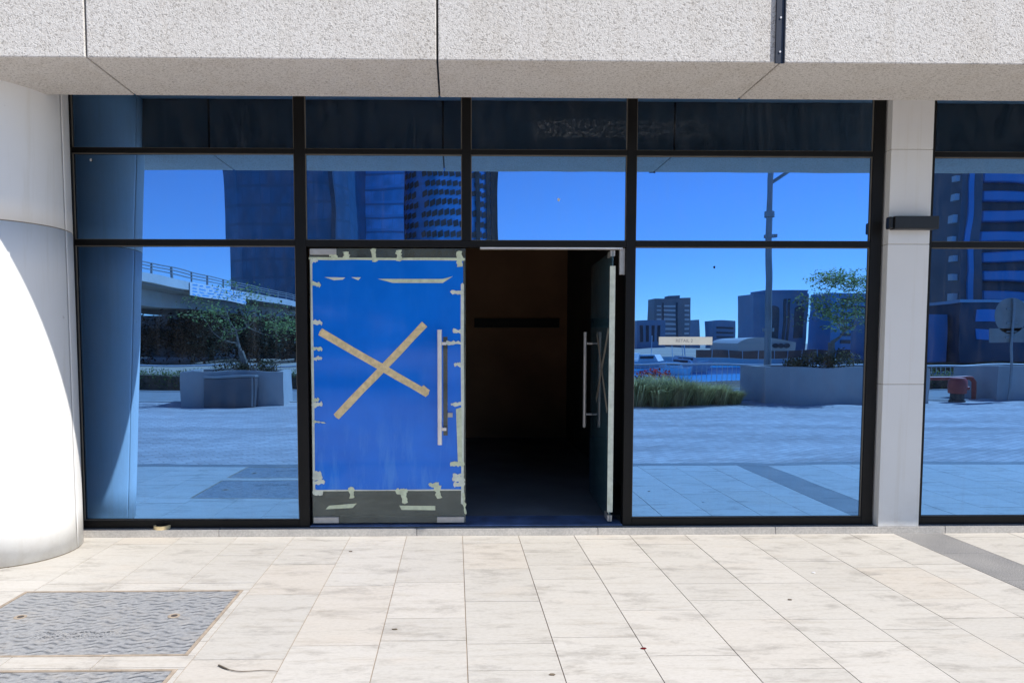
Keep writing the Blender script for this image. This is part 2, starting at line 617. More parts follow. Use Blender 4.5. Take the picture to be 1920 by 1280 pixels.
M['core'] = simple('tower_core_stone', (0.13, 0.13, 0.145), 0.7, 0, 0.2, 0.15)
M['bldA'] = simple('far_block_grey', (0.17, 0.19, 0.22), 0.7, 0, 0.15, 0.1)
M['bldB'] = simple('far_block_blue', (0.13, 0.23, 0.36), 0.6, 0, 0.15, 0.1)
M['bldW'] = simple('far_block_pale', (0.46, 0.46, 0.45), 0.7, 0, 0.1, 0.1)
M['win'] = simple('far_window_dark', (0.03, 0.045, 0.07), 0.3, 0.1, 0.3, 0.3)
M['winlight'] = simple('far_pale_band', (0.50, 0.52, 0.54), 0.6, 0, 0.1)
M['hoard'] = simple('brown_hoarding', (0.23, 0.115, 0.085), 0.8, 0, 0.15, 0.4)
M['boat'] = simple('white_boat', (0.72, 0.72, 0.72), 0.4)
M['boatdark'] = simple('boat_windows', (0.03, 0.04, 0.06), 0.3)


def m_water():
    t = NT('sea_water').set(0.3, 0, 0.15)
    v = t.pos()
    t.col(t.ramp(t.noise(v, 0.05, 3), [(0.3, (0.01, 0.20, 0.40)), (0.7, (0.015, 0.28, 0.52))]))
    t.bump(t.noise(t.scale(v, 0.6, 1.6, 1), 1.2, 4), 0.12, 0.6)
    return t.m


M['water'] = m_water()

# ================================================================== GROUND
W = 0.45
X0 = 0.0567
BAND0, BAND1 = 3.575, 3.975
FRONT = -3.14                       # outer edge of the stone paving
SILL_Y = -0.078

mb = MB()
mb.box(-60, 60, -22.0, 14, -3.2, -0.012)
struct(mb.build('ground', M['soil']))


def cut(cells, x0, x1):
    """lists the y spans of a column of tiles, leaving the manhole trays free"""
    out = []
    for a, b in cells:
        out.append((a, b))
    return out


MH = [(-2.69, -1.335, -2.25, -1.31), (-2.69, -1.325, -3.14, -2.395)]   # the two tray covers (x0,x1,y0,y1)
known = {0: (-0.304, -0.922 - .3 + 0.298, -1.23 - .31), 1: (-0.54, -0.845, -1.148, -2.07), -1: (-1.188, -1.791, -2.095)}
mb = MB()
g = 0.005
for k in range(-26, 24):
    xa, xb = X0 + k * W, X0 + (k + 1) * W
    if xa >= BAND1 - 0.02:
        xa, xb = xa - (X0 + 8 * W - BAND0) + 0.05, xb - (X0 + 8 * W - BAND0) + 0.05
    spans = [(xa, min(xb, BAND0))] if xa < BAND0 else []
    if xa < BAND0 < xb or xa >= BAND0:
        spans = [(xa, min(xb, BAND0))] if xa < BAND0 else [(max(xa, BAND1), xb)]
    for sa, sb_ in spans:
        if sb_ - sa < 0.03 or sa >= BAND0 and sa < BAND1 - 1e-6:
            continue
        ys = [SILL_Y]
        y = SILL_Y - rnd.choice([0.12, 0.2, 0.27])
        for q in known.get(k, ()):
            ys.append(q)
            y = q - rnd.choice([0.3, 0.6, 0.6])
        while y > FRONT + 0.1:
            ys.append(y)
            y -= rnd.choice([0.3, 0.6, 0.6, 0.9, 0.9])
        ys.append(FRONT)
        ys = sorted(set(ys), reverse=True)
        for a, b in zip(ys[:-1], ys[1:]):
            pieces = [(sa, sb_, b, a)]
            for (mx0, mx1, my0, my1) in MH:
                nxt = []
                for (p0, p1, q0, q1) in pieces:
                    if p1 <= mx0 or p0 >= mx1 or q1 <= my0 or q0 >= my1:
                        nxt.append((p0, p1, q0, q1))
                        continue
                    if q1 > my1:
                        nxt.append((p0, p1, my1, q1))
                    if q0 < my0:
                        nxt.append((p0, p1, q0, my0))
                    lo, hi = max(q0, my0), min(q1, my1)
                    if p0 < mx0:
                        nxt.append((p0, mx0, lo, hi))
                    if p1 > mx1:
                        nxt.append((mx1, p1, lo, hi))
                pieces = nxt
            tone = rnd.random()
            for p0, p1, q0, q1 in pieces:
                if p1 - p0 > 0.015 and q1 - q0 > 0.015:
                    mb.box(p0 + g / 2, p1 - g / 2, q0 + g / 2, q1 - g / 2, -0.02, rnd.uniform(-0.0006, 0.0006), tone)
struct(mb.build('pavement', M['tile'], attr=True))
mb = MB()
mb.box(-12, 12, -3.35, 0.0, -0.04, -0.004)
struct(mb.build('pavement_bed', M['joint']))
mb = MB()
for a, b in ((SILL_Y, -0.62), (-0.624, -1.22), (-1.224, -1.82), (-1.824, -2.42), (-2.424, FRONT)):
    mb.box(BAND0 + .003, BAND1 - .003, b, a, -0.02, 0.0)
x = -12.0
while x < 12:
    mb.box(x, x + 0.897, FRONT - 0.2, FRONT - 0.003, -0.02, 0.0)
    x += 0.9
struct(mb.build('paving_band', M['band']))
mb = MB()
mb.box(-60, 60, -13.0, FRONT - 0.206, -0.02, -0.001)
struct(mb.build('plaza', M['pavers']))
mb = MB()
mb.box(-60, 60, -17.4, -13.15, -0.02, -0.002)
struct(mb.build('path', M['asphalt']))
mb = MB()
x = -60
while x < 60:
    for y0, y1 in ((-13.147, -13.003), (-17.55, -17.403)):
        mb.box(x, x + 0.99, y0, y1, -0.02, 0.03)
    x += 1.0
struct(mb.build('kerb', M['kerb']))
# far land, water
mb = MB()
mb.face([(-5000, -5000, -2.5), (5000, -5000, -2.5), (5000, 60, -2.5), (-5000, 60, -2.5)])
struct(mb.build('water', M['water']))
mb = MB()
mb.box(-900, 2.0, -900, -22.002, -3.2, -0.03)
mb.box(2.002, 2500, -3000, -112, -3.2, -1.25)
struct(mb.build('land', M['land']))
mb = MB()
mb.box(2.1, 400, -111.99, -111.4, -2.7, -1.05)
struct(mb.build('quay', M['kerb']))

# ================================================================== BUILDING: canopy beam over the glazing
HB, YF, YB = 3.237, -1.3615, -0.715
t = thing('canopy_beam', 'deep pebble-rendered beam hanging over the whole shopfront', 'beam', (0, YB, HB))
for a, b in ((-9.0, -2.191), (-2.179, -0.112), (-0.100, 1.963), (1.975, 9.0)):
    MB().box(a, b, YF, YB, HB, 4.9).build('render_panel', M['render'], t, bevel=0.006, seg=2)
MB().box(-9, 9, YF + 0.03, YB - 0.03, HB + 0.028, 4.88).build('core', M['frame'], t)
mb = MB()
mb.box(1.9275, 1.9845, YF - 0.007, YF - 0.0005, HB - 0.006, 4.9)
mb.box(1.9275, 1.9335, YF - 0.016, YF - 0.0072, HB - 0.006, 4.9)
mb.box(1.9785, 1.9845, YF - 0.016, YF - 0.0072, HB - 0.006, 4.9)
MB().box(-9, 9, YB + .001, YB + .0035, HB + .012, 3.699).build('back_shade_sheet', M['backshade'], t)  # dark sheet added so the beam's shaded back mirrors dark in the glass
for x_ in (-2.185, -.106, 1.969):
    MB().box(x_ - .009, x_ + .009, YB + .0036, YB + .0044, HB + .013, 3.698).build('back_joint', M['frame'], t)
ch = mb.build('joint_channel', M['channel'], t)
for zz in (HB + 0.06, HB + 0.26, HB + 0.6):
    MB().lathe([(0.006, 0), (0.006, 0.004)], 0, 0, 8).build('rivet', M['steel'], ch)
for r_, zz in zip([c for c in kids(ch)], (HB + 0.06, HB + 0.26, HB + 0.6)):
    r_.data.transform(Matrix.Translation(Vector((1.956, YF - 0.0072, zz)) - t.location) @ Matrix.Rotation(R(90), 4, 'X') @ Matrix.Translation(t.location))
b = thing('building', 'white building shell behind the shopfront, with flat roof slab and side walls', 'building', (0, 4, 0))
MB().box(-9, 9, YB + 0.0055, 8.0, 3.70, 4.9).build('roof_slab', M['white'], b)
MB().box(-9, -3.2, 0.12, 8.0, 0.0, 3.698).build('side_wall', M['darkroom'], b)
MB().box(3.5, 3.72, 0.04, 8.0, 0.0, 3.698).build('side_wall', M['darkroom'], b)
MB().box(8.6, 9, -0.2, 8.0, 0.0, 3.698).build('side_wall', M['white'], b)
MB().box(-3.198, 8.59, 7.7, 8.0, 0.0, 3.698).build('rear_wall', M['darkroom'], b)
# interior
struct(MB().box(-3.19, 3.49, 0.34, 7.6, -0.011, 0.06).build('interior_floor', M['darkfloor']))
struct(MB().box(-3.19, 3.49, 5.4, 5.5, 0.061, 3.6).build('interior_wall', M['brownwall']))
tag(MB().box(0.30, 1.62, 5.33, 5.395, 1.79, 1.93).build('wall_rail', M['frame']), 'dark horizontal board on the brown wall inside the open doorway', 'rail')
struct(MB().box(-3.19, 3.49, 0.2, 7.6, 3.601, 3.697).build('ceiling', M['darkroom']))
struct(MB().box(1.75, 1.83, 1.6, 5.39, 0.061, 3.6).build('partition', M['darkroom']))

# sill step
mb = MB()
for a, c in ((-3.2, -1.9), (-1.896, -0.318), (-0.310, 1.15), (1.154, 2.6), (2.604, 4.0), (4.004, 6.0), (6.004, 9)):
    mb.box(a, c, SILL_Y, 0.335, -0.011, 0.055)
mb.box(-3.19, 8.99, SILL_Y + .006, 0.32, -0.011, 0.050)
tag(mb.build('sill_step', M['sill'], bevel=0.003), 'low grey stone step running along the foot of the glazing', 'step')

# ================================================================== SHOPFRONTS
sf = thing('shopfront', 'wide black-framed shopfront of blue mirror glass with a double glass door', 'shopfront', (0.2, 0, 0.055))
FY0, FY1 = -0.014, 0.07


def bar(x0, x1, z0, z1, name, parent, y0=FY0, y1=FY1, mat='frame'):
    return MB().box(x0, x1, y0, y1, z0, z1).build(name, M[mat], parent, bevel=0.002)


ZT = 3.66
MU = [(-3.07, -3.0), (-1.268, -1.183), (1.369, 1.443), (3.344, 3.432)]
for a, c in MU:
    bar(a, c, 0.062, ZT, 'mullion', sf)
bar(0.055, 0.125, 2.364, ZT, 'mullion', sf)
Z1 = (3.036, 3.074)
Z2 = (2.318, 2.363)
for a, c in ((-3.0, -1.268), (-1.183, 0.055), (0.125, 1.369), (1.443, 3.344)):
    bar(a + .0005, c - .0005, Z1[0], Z1[1], 'transom', sf, FY0 + .001)
    bar(a + .0005, c - .0005, ZT - 0.05, ZT, 'transom', sf, FY0 + .001)
for a, c in ((-3.0, -1.268), (1.443, 3.344)):
    bar(a + .0005, c - .0005, Z2[0], Z2[1], 'transom', sf, FY0 + .001)
    bar(a + .0005, c - .0005, 0.064, 0.120, 'bottom_rail', sf, FY0 + .001)
bar(-1.1825, 1.3685, 2.312, 2.363, 'transom', sf, FY0 + .001)
MB().box(0.20, 1.34, -0.006, 0.06, 2.300, 2.3115).build('door_track', M['steel'], sf)
# base flashing
bar(-3.07, 3.432, 0.0555, 0.0615, 'base_flashing', sf, -0.02, 0.07, 'channel')
MB().box(-1.18, 1.365, -0.014, 0.30, 0.0617, 0.068).build('threshold', M['threshold'], sf)
panes = [(-3.0, -1.268), (-1.183, 0.055), (0.125, 1.369), (1.443, 3.344)]
rows = [(Z1[1], ZT - 0.05), (Z2[1], Z1[0]), (0.120, Z2[0])]


def pane(x0, x1, z0, z1, parent, yaw=0.0, pitch=0.0):
    xc, zc = (x0 + x1) / 2, (z0 + z1) / 2
    w, h = x1 - x0 + 0.02, z1 - z0 + 0.02
    o = MB().box(-w / 2, w / 2, 0, 0.008, -h / 2, h / 2).build('glass_pane', M['glass'])
    o.data.transform(Matrix.Translation(Vector((xc, 0.012, zc)) - parent.location) @ Matrix.Rotation(R(yaw), 4, 'Z') @ Matrix.Rotation(R(pitch), 4, 'X'))
    o.parent = parent
    mbx = MB()
    b_ = 0.007
    mbx.box(x0, x1, 0.002, 0.0112, z1 - b_, z1).box(x0, x1, 0.002, 0.0112, z0, z0 + b_)
    mbx.box(x0, x0 + b_, 0.002, 0.0112, z0 + b_, z1 - b_).box(x1 - b_, x1, 0.002, 0.0112, z0 + b_, z1 - b_)
    mbx.build('glazing_bead', M['bead'], o)
    return o


for i, (a, c) in enumerate(panes):
    for j, (z0, z1) in enumerate(rows):
        if j == 2 and i in (1, 2):
            continue
        pane(a, c, z0, z1, sf, (-0.25, -0.52, -0.65)[j] if i == 0 else rnd.uniform(-.07, .07), rnd.uniform(-.05, .05))

# ---- left door leaf (closed)
LX0, LX1, LZ0, LZ1 = -1.164, 0.083, 0.083, 2.303
GY = 0.022
lf = MB().box(LX0, LX1, GY, GY + 0.012, LZ0, LZ1).build('door_leaf', M['leafglass'], sf)
lf['label'] = 'closed left door leaf covered in blue film'


def shard(pts, y, mat, parent, name, thick=0.0012):
    mb = MB()
    n = len(pts)
    # make counter-clockwise seen from the street (-y)
    area = sum(pts[k][0] * pts[(k + 1) % n][1] - pts[(k + 1) % n][0] * pts[k][1] for k in range(n))
    if area < 0:
        pts = pts[::-1]
    mb.extr(pts, 'y', y - thick, y)
    return mb.build(name, M[mat], parent)


FX0, FX1, FZ0, FZ1 = -1.146, 0.064, 0.352, 2.215
SX0, SX1, SZ0, SZ1 = -0.098, -0.062, 0.80, 1.60
mb = MB()
Y_ = GY - 0.0008
xs = [FX0, SX0, SX1, FX1]
zs = [FZ0, SZ0, SZ1, FZ1]
for i in range(4):
    for j in range(4):
        mb.v.append((xs[i], Y_, zs[j]))
for i in range(3):
    for j in range(3):
        if i == 1 and j == 1:
            continue
        mb.f.append([i * 4 + j, (i + 1) * 4 + j, (i + 1) * 4 + j + 1, i * 4 + j + 1])
mb.build('blue_film', M['film'], lf)
TY = GY - 0.001


def strip(p, q, w, mat='kraft', y=TY, parent=None, jag=0.006, name='tape'):
    p, q = Vector(p), Vector(q)
    d = (q - p).normalized()
    n_ = Vector((-d.y, d.x))
    pts = []
    steps = 7
    for k in range(steps + 1):
        a = p + (q - p) * (k / steps)
        pts.append(a + n_ * (w / 2 + rnd.uniform(-jag, jag) * 0.4))
    pts.append(q + d * rnd.uniform(0.0, 0.012))
    for k in range(steps, -1, -1):
        a = p + (q - p) * (k / steps)
        pts.append(a - n_ * (w / 2 + rnd.uniform(-jag, jag) * 0.4))
    pts.append(p - d * rnd.uniform(0.0, 0.012))
    return shard([tuple(v) for v in pts], y, mat, parent or lf, name)


strip((-1.085, 1.640), (-0.225, 1.140), 0.058)
strip((-0.245, 1.700), (-0.965, 0.955), 0.058, y=TY - 0.0013)
shard([(-0.275, 1.195), (-0.245, 1.165), (-0.218, 1.152), (-0.205, 1.168), (-0.228, 1.185), (-0.255, 1.21)], TY - 0.0028, 'kraft', lf, 'tape')
# edge tapes
strip((-1.150, 0.34), (-1.150, 2.222), 0.018, 'paletape', TY - .0004)
strip((0.058, 0.24), (0.058, 2.02), 0.024, 'paletape', TY - .0004)
strip((-1.16, 2.222), (0.075, 2.218), 0.020, 'masking', TY - .0017)
strip((-1.13, 0.352), (0.05, 0.352), 0.010, 'paletape', TY - .0017)
bits = [  # x0, x1, z, h : torn bits of tape along the edges (left, right, upper, lower)
    (-1.150, -1.075, 2.018, .042), (-1.150, -1.058, 1.715, .042), (-1.150, -1.062, 1.505, .034), (-1.150, -1.070, 1.425, .036),
    (-1.150, -1.07, 1.055, .045), (-1.152, -1.10, 1.09, .03), (-1.150, -1.035, 0.910, .016), (-1.155, -1.085, 0.49, .05), (-1.155, -1.06, 0.42, .045), (-1.155, -1.08, 0.455, .05),
    (-0.03, 0.06, 1.955, .045), (-0.02, 0.06, 1.645, .040), (-0.07, 0.06, 1.550, .036), (-0.002, 0.06, 1.375, .036), (-0.035, 0.06, 1.055, .03),
    (-0.04, 0.07, 0.565, .04), (-0.02, 0.07, 0.44, .05), (-0.01, 0.07, 0.40, .045), (-0.02, 0.07, 0.475, .03),
    (-1.15, -1.09, 2.205, .04), (-1.155, -1.07, 0.335, .05)]
for x0, x1, z, h in bits:
    s_ = rnd.uniform(-.008, .008)
    strip((x0, z + s_), (x1 + (x0 - x1) * .12 if x0 < -.5 else x1, z - s_), h * .8, 'paletape' if rnd.random() < .6 else 'masking', TY - rnd.uniform(.0016, .004), jag=0.02)
for x0, z0, x1, z1, w in ((-0.87, 2.275, -0.865, 2.215, .06), (-0.655, 2.295, -0.64, 2.20, .05), (-0.455, 2.29, -0.445, 2.21, .055), (0.03, 2.28, 0.04, 2.16, .06), (-1.0, 2.25, -0.94, 2.235, .03),
                          (-0.85, 0.375, -0.84, 0.29, .05), (-0.42, 0.36, -0.415, 0.25, .055), (-0.48, 0.345, -0.40, 0.34, .05), (-0.16, 0.41, -0.13, 0.285, .055), (-0.21, 0.40, -0.12, 0.37, .04),
                          (0.062, 0.33, 0.085, 0.16, .02)):
    strip((x0, z0), (x1, z1), w * .8, 'masking', TY - rnd.uniform(.002, .004), jag=0.02)
shard([(-1.06, 0.198), (-0.84, 0.208), (-0.805, 0.245), (-1.03, 0.228)], TY, 'masking', lf, 'tape')
shard([(-0.44, 0.19), (-0.165, 0.186), (-0.165, 0.222), (-0.46, 0.226)], TY, 'masking', lf, 'tape')
shard([(-0.62, 2.062), (-0.10, 2.062), (-0.02, 2.083), (-0.10, 2.03), (-0.50, 2.03)], TY - .001, 'masking', lf, 'tape')
shard([(-1.045, 2.075), (-0.88, 2.072), (-0.90, 2.055), (-0.97, 2.05)], TY - .001, 'paletape', lf, 'tape')
shard([(-0.83, 2.074), (-0.755, 2.074), (-0.775, 2.05), (-0.80, 2.06)], TY - .001, 'paletape', lf, 'tape')
# torn sidelong strip low on the right edge
shard([(0.005, 1.015), (0.05, 1.03), (0.055, 0.58), (0.02, 0.58)], TY - .002, 'masking', lf, 'tape')
# patch fittings
for x0, x1, z0, z1 in ((-1.160, -0.948, 2.252, 2.300), (-1.158, -0.952, 0.084, 0.134), (-0.152, 0.072, 0.084, 0.132)):
    MB().box(x0, x1, GY - 0.012, GY + 0.024, z0, z1).build('patch_fitting', M['patch'], lf, bevel=0.003)


def handle(parent, xf, axis='y'):
    pass


hb = MB()
hb.tube([(-0.125, -0.055, 0.735), (-0.125, -0.055, 1.655)], 0.019, 14)
h = hb.build('pull_handle', M['steel'], lf, smooth=True)
for zz in (0.86, 1.545):
    MB().box(-0.106, -0.072, -0.062, -0.045, zz - .012, zz + .012).tube([(-0.085, -0.05, zz), (-0.085, GY, zz)], 0.010, 10).tube([(-0.125, GY - 0.006, zz), (-0.125, GY - 0.001, zz)], 0.022, 12).build('handle_mount', M['steel'], lf, smooth=True)
MB().tube([(-0.125, GY + 0.07, 0.735), (-0.125, GY + 0.07, 1.655)], 0.016, 12).build('pull_handle', M['steel'], lf, smooth=True)
MB().box(-0.062, -0.022, GY - 0.018, GY - 0.001, 0.95, 0.985).build('lock_tag', M['patch'], lf)

# ---- right door leaf (standing open into the shop)
P0, P1 = Vector((1.272, 0.035)), Vector((1.335, 1.24))
ang = math.atan2(P1.y - P0.y, P1.x - P0.x)
Lw = (P1 - P0).length
rt = Matrix.Translation(Vector((P0.x, P0.y, 0)) - sf.location) @ Matrix.Rotation(ang, 4, 'Z')


def rleaf(mb, name, mat, parent, **kw):
    o = mb.build(name, M[mat], None, **kw)
    o.data.transform(rt)
    o.parent = parent
    return o


rl = rleaf(MB().box(0, Lw, -0.006, 0.006, LZ0, LZ1 - 0.01), 'door_leaf', 'leafglass2', sf)
rl['label'] = 'right door leaf standing open into the dark shop'
# local frame: x along the leaf, +y is the face towards the opening
rleaf(MB().box(-0.004, 0.0, -0.022, 0.022, 0.16, 2.17), 'edge_tape', 'paletape', rl)
rleaf(MB().box(-0.003, 0.03, 0.0065, 0.0075, 0.14, 2.16), 'edge_tape', 'paletape', rl)
for zz, dz in ((1.02, .03), (0.22, .06), (1.3, .02), (1.9, .03)):
    rleaf(MB().box(-0.010, 0.05, 0.008, 0.0095, zz, zz + dz), 'edge_tape', 'masking', rl)
for u0, z0, u1, z1 in ((0.13, 1.66, 0.78, 1.02), (0.78, 1.64, 0.15, 0.98)):
    p, q = Vector((u0, z0)), Vector((u1, z1))
    d = (q - p).normalized()
    n_ = Vector((-d.y, d.x)) * 0.028
    pts = [p + n_, q + n_, q - n_, p - n_]
    mbx = MB()
    mbx.extr([tuple(v) for v in pts], 'y', 0.0065, 0.008)
    rleaf(mbx, 'tape', 'groove', rl)
rleaf(MB().box(0.0, 0.16, -0.018, 0.018, LZ0, LZ0 + 0.05), 'patch_fitting', 'patch', rl)
rleaf(MB().box(0.0, 0.16, -0.018, 0.018, 2.25, LZ1 - 0.008), 'patch_fitting', 'patch', rl)
rleaf(MB().tube([(Lw - 0.13, 0.075, 0.735), (Lw - 0.13, 0.075, 1.655)], 0.017, 12), 'pull_handle', 'steel', rl, smooth=True)
for zz in (0.86, 1.545):
    rleaf(MB().tube([(Lw - 0.13, 0.006, zz), (Lw - 0.13, 0.07, zz)], 0.011, 10), 'handle_mount', 'steel', rl, smooth=True)
rleaf(MB().tube([(Lw - 0.13, -0.075, 0.735), (Lw - 0.13, -0.075, 1.655)], 0.017, 12), 'pull_handle', 'steel', rl, smooth=True)
bar(1.325, 1.3685, 2.10, 2.311, 'hinge_bracket', sf, 0.02, 0.05, 'patch')

# ---- right bay
s2 = thing('shopfront', 'black-framed blue mirror glass bay cut by the right picture edge, beyond the white pier', 'shopfront', (6, 0, 0.055))
bar(3.775, 3.842, 0.062, ZT, 'mullion', s2)
bar(6.60, 6.685, 0.062, ZT, 'mullion', s2)
for z0, z1, nm in ((Z1[0], Z1[1], 'transom'), (Z2[0], Z2[1], 'transom'), (0.064, 0.120, 'bottom_rail'), (ZT - .05, ZT, 'transom')):
    bar(3.8425, 6.5995, z0, z1, nm, s2, FY0 + .001)
    bar(6.6855, 8.59, z0, z1, nm, s2, FY0 + .001)
bar(3.775, 8.59, 0.0555, 0.0615, 'base_flashing', s2, -0.02, 0.07, 'channel')
for z0, z1 in rows:
    pane(3.842, 6.60, z0, z1, s2, rnd.uniform(-.07, .07), rnd.uniform(-.05, .05))
    pane(6.685, 8.59, z0, z1, s2)

# ---- sign plate
pl = thing('sign_plate', 'small cream plate lettered RETAIL 2 stuck on the blue glass right of the door', 'sign', (1.866, 0, 1.567))
MB().box(1.648, 2.084, 0.004, 0.0105, 1.535, 1.600).build('plate', M['plate'], pl, bevel=0.001)
fc = bpy.data.curves.new('lettering', 'FONT')
fc.body = 'RETAIL 2'
fc.size = 0.036
fc.align_x = 'CENTER'
fc.align_y = 'CENTER'
fc.extrude = 0.0006
tmp = bpy.data.objects.new('lettering_curve', fc)
COL.objects.link(tmp)
bpy.context.view_layer.update()
lm = bpy.data.meshes.new_from_object(tmp.evaluated_get(bpy.context.evaluated_depsgraph_get()))
bpy.data.objects.remove(tmp)
lm.materials.clear()
lm.materials.append(M['plateink'])
lm.transform(Matrix.Translation((-0.012, 0.0035, 0.0)) @ Matrix.Rotation(R(90), 4, 'X'))
fo = bpy.data.objects.new('lettering', lm)
COL.objects.link(fo)
fo.parent = pl

# ---- bird droppings / scratches on the glass
for (x, z, s_), lab in zip(((-2.86, 2.985, 0.010), (0.83, 2.69, 0.012), (2.09, 2.16, 0.010)),
                           ('tiny white splash high on the leftmost pane of blue glass', 'tiny pale splash on the glass above the open door', 'tiny dark splash on the large pane right of the door')):
    mb = MB()
    pts = [(x + math.cos(a) * s_ * rnd.uniform(.5, 1.2), z + math.sin(a) * s_ * rnd.uniform(.7, 1.8)) for a in [k * PI / 4 for k in range(8)]]
    o = shard(pts, 0.0105, 'boat' if 'white' in lab or 'pale' in lab else 'frame', None, 'splash_mark', 0.001)
    tag(o, lab, 'mark', 'marks on the glass')

# ================================================================== ROUND COLUMN + PIER + LAMP
C0, R0_, C1, R1_ = (-3.345, -0.415), 0.49, (-3.31, -0.60), 0.54
cl = thing('column', 'big round white clad column at the left end of the shopfront', 'column', (C0[0], C0[1], 0))


def csec(z):
    u = z / 3.237
    return (C0[0] + (C1[0] - C0[0]) * u, C0[1] + (C1[1] - C0[1]) * u, R0_ + (R1_ - R0_) * u)


def shell(z0, z1, a0, a1, mat, name, inset=0.0, nz=8, na=48, parent=cl):
    mb = MB()
    for i in range(nz + 1):
        z = z0 + (z1 - z0) * i / nz
        cx, cy, r = csec(z)
        for k in range(na + 1):
            a = R(a0 + (a1 - a0) * k / na)
            mb.v.append((cx + (r - inset) * math.cos(a), cy + (r - inset) * math.sin(a), z))
    w = na + 1
    for i in range(nz):
        for k in range(na):
            mb.f.append([i * w + k, i * w + k + 1, (i + 1) * w + k + 1, (i + 1) * w + k])
            mb.c.append(.5)
    o = mb.build(name, M[mat], parent, smooth=True)
    sol = o.modifiers.new('thick', 'SOLIDIFY')
    sol.thickness = 0.012
    sol.offset = -1
    return o


for z0, z1 in ((0.008, 2.352), (2.360, 3.69)):
    for a0, a1 in ((4.2, 123.5), (124, 243.5), (244, 363.8)):
        shell(z0, z1, a0, a1, 'white', 'cladding_panel')
shell(0.0, 3.69, 0, 360, 'groove', 'backing', 0.0045)

pr = thing('pier', 'square white pier between the two glazed bays', 'pier', (3.6, 0, 0))
PX0, PX1, PY = 3.448, 3.782, -0.074
for z0, z1 in ((0.056, 1.2155), (1.2195, 2.333), (2.337, 3.075), (3.079, 3.69)):
    MB().box(PX0, PX1, PY, 0.10, z0, z1).build('cladding_panel', M['white'], pr, bevel=0.003, seg=2)
MB().box(PX0 + .004, PX1 - .004, PY + .004, 0.096, 0.056, 3.69).build('backing', M['groove'], pr)

wl = thing('wall_lamp', 'black box wall lamp mounted on the white pier', 'lamp', (3.59, PY, 2.49))
MB().box(3.44, 3.788, -0.172, -0.098, 2.445, 2.54).box(3.44, 3.788, -0.170, -0.10, 2.4405, 2.4445).build('casing', M['lampblack'], wl, bevel=0.004)
MB().extr([(-0.098, 2.445), (-0.098, 2.538), (-0.155, 2.538), (-0.155, 2.445)], 'x', 3.405, 3.4395).build('end_cap', M['lampblack'], wl, bevel=0.008)
MB().box(3.50, 3.70, -0.0975, -0.0745, 2.455, 2.53).build('mounting_plate', M['lampblack'], wl)

# ================================================================== SMALL THINGS ON THE GROUND
mhl = ['wavy-patterned grey metal access cover let into the paving, the one seen whole', 'sandy wavy-patterned access cover at the bottom left corner of the picture']
for (x0, x1, y0, y1), lab in zip(MH, mhl):
    mh = thing('manhole_cover', lab, 'cover', ((x0 + x1) / 2, (y0 + y1) / 2, 0), 'access covers in the paving')
    mb = MB()
    fw = 0.018
    mb.box(x0, x1, y0, y0 + fw, -0.02, 0.001).box(x0, x1, y1 - fw, y1, -0.02, 0.001)
    mb.box(x0, x0 + fw, y0 + fw, y1 - fw, -0.02, 0.001).box(x1 - fw, x1, y0 + fw, y1 - fw, -0.02, 0.001)
    mb.build('frame', M['rust'], mh)
    mb = MB()
    mb.box(x0 + fw + .004, x1 - fw - .004, y0 + fw + .004, y1 - fw - .004, -0.02, -0.001)
    pt = mb.build('plate', M['cover'], mh)
    for hx in (x0 + 0.22, x1 - 0.27):
        hy = (y0 + y1) / 2 + 0.05
        MB().lathe([(0.034, -0.004), (0.034, 0.0012), (0.024, 0.0014)], hx, hy, 16).build('lifting_keyhole', M['rust'], mh)
        MB().lathe([(0.018, -0.004), (0.018, 0.0024)], hx + .002, hy, 12).build('keyhole_socket', M['darkbase'], mh)
    mb = MB()
    rr = random.Random(3)
    for row, n_ in ((0, 22), (1, 18)):
        xx = x0 + 0.45
        for k in range(n_):
            w_ = rr.uniform(.008, .02)
            yy = y0 + 0.27 - row * 0.05
            mb.box(xx, xx + w_ * .45, yy, yy + .036, -0.001, 0.0025)
            if rr.random() < .6:
                mb.box(xx + w_ * .45, xx + w_, yy + rr.choice([0, .014, .028]), yy + .036, -0.001, 0.0024)
            xx += w_ + .008
    mb.build('raised_marks', M['cover'], mh)

tr_ = thing('tape_roll', 'roll of beige masking tape lying on the grey step', 'tape', (-2.37, 0.0, 0.055))
mb = MB()
n_ = 28
for k in range(n_):
    a0, a1 = 2 * PI * k / n_, 2 * PI * (k + 1) / n_
    ro, ri, h_ = 0.066, 0.05, 0.028
    cx, cy, z0 = -2.37, -0.011, 0.0555
    P = lambda r, a, z: (cx + r * math.cos(a), cy + r * math.sin(a), z)
    mb.face([P(ro, a0, z0), P(ro, a1, z0), P(ro, a1, z0 + h_), P(ro, a0, z0 + h_)])
    mb.face([P(ri, a1, z0), P(ri, a0, z0), P(ri, a0, z0 + h_), P(ri, a1, z0 + h_)])
    mb.face([P(ro, a0, z0 + h_), P(ro, a1, z0 + h_), P(ri, a1, z0 + h_), P(ri, a0, z0 + h_)])
    mb.face([P(ri, a0, z0), P(ri, a1, z0), P(ro, a1, z0), P(ro, a0, z0)])
mb.build('tape_ring', M['kraft'], tr_)

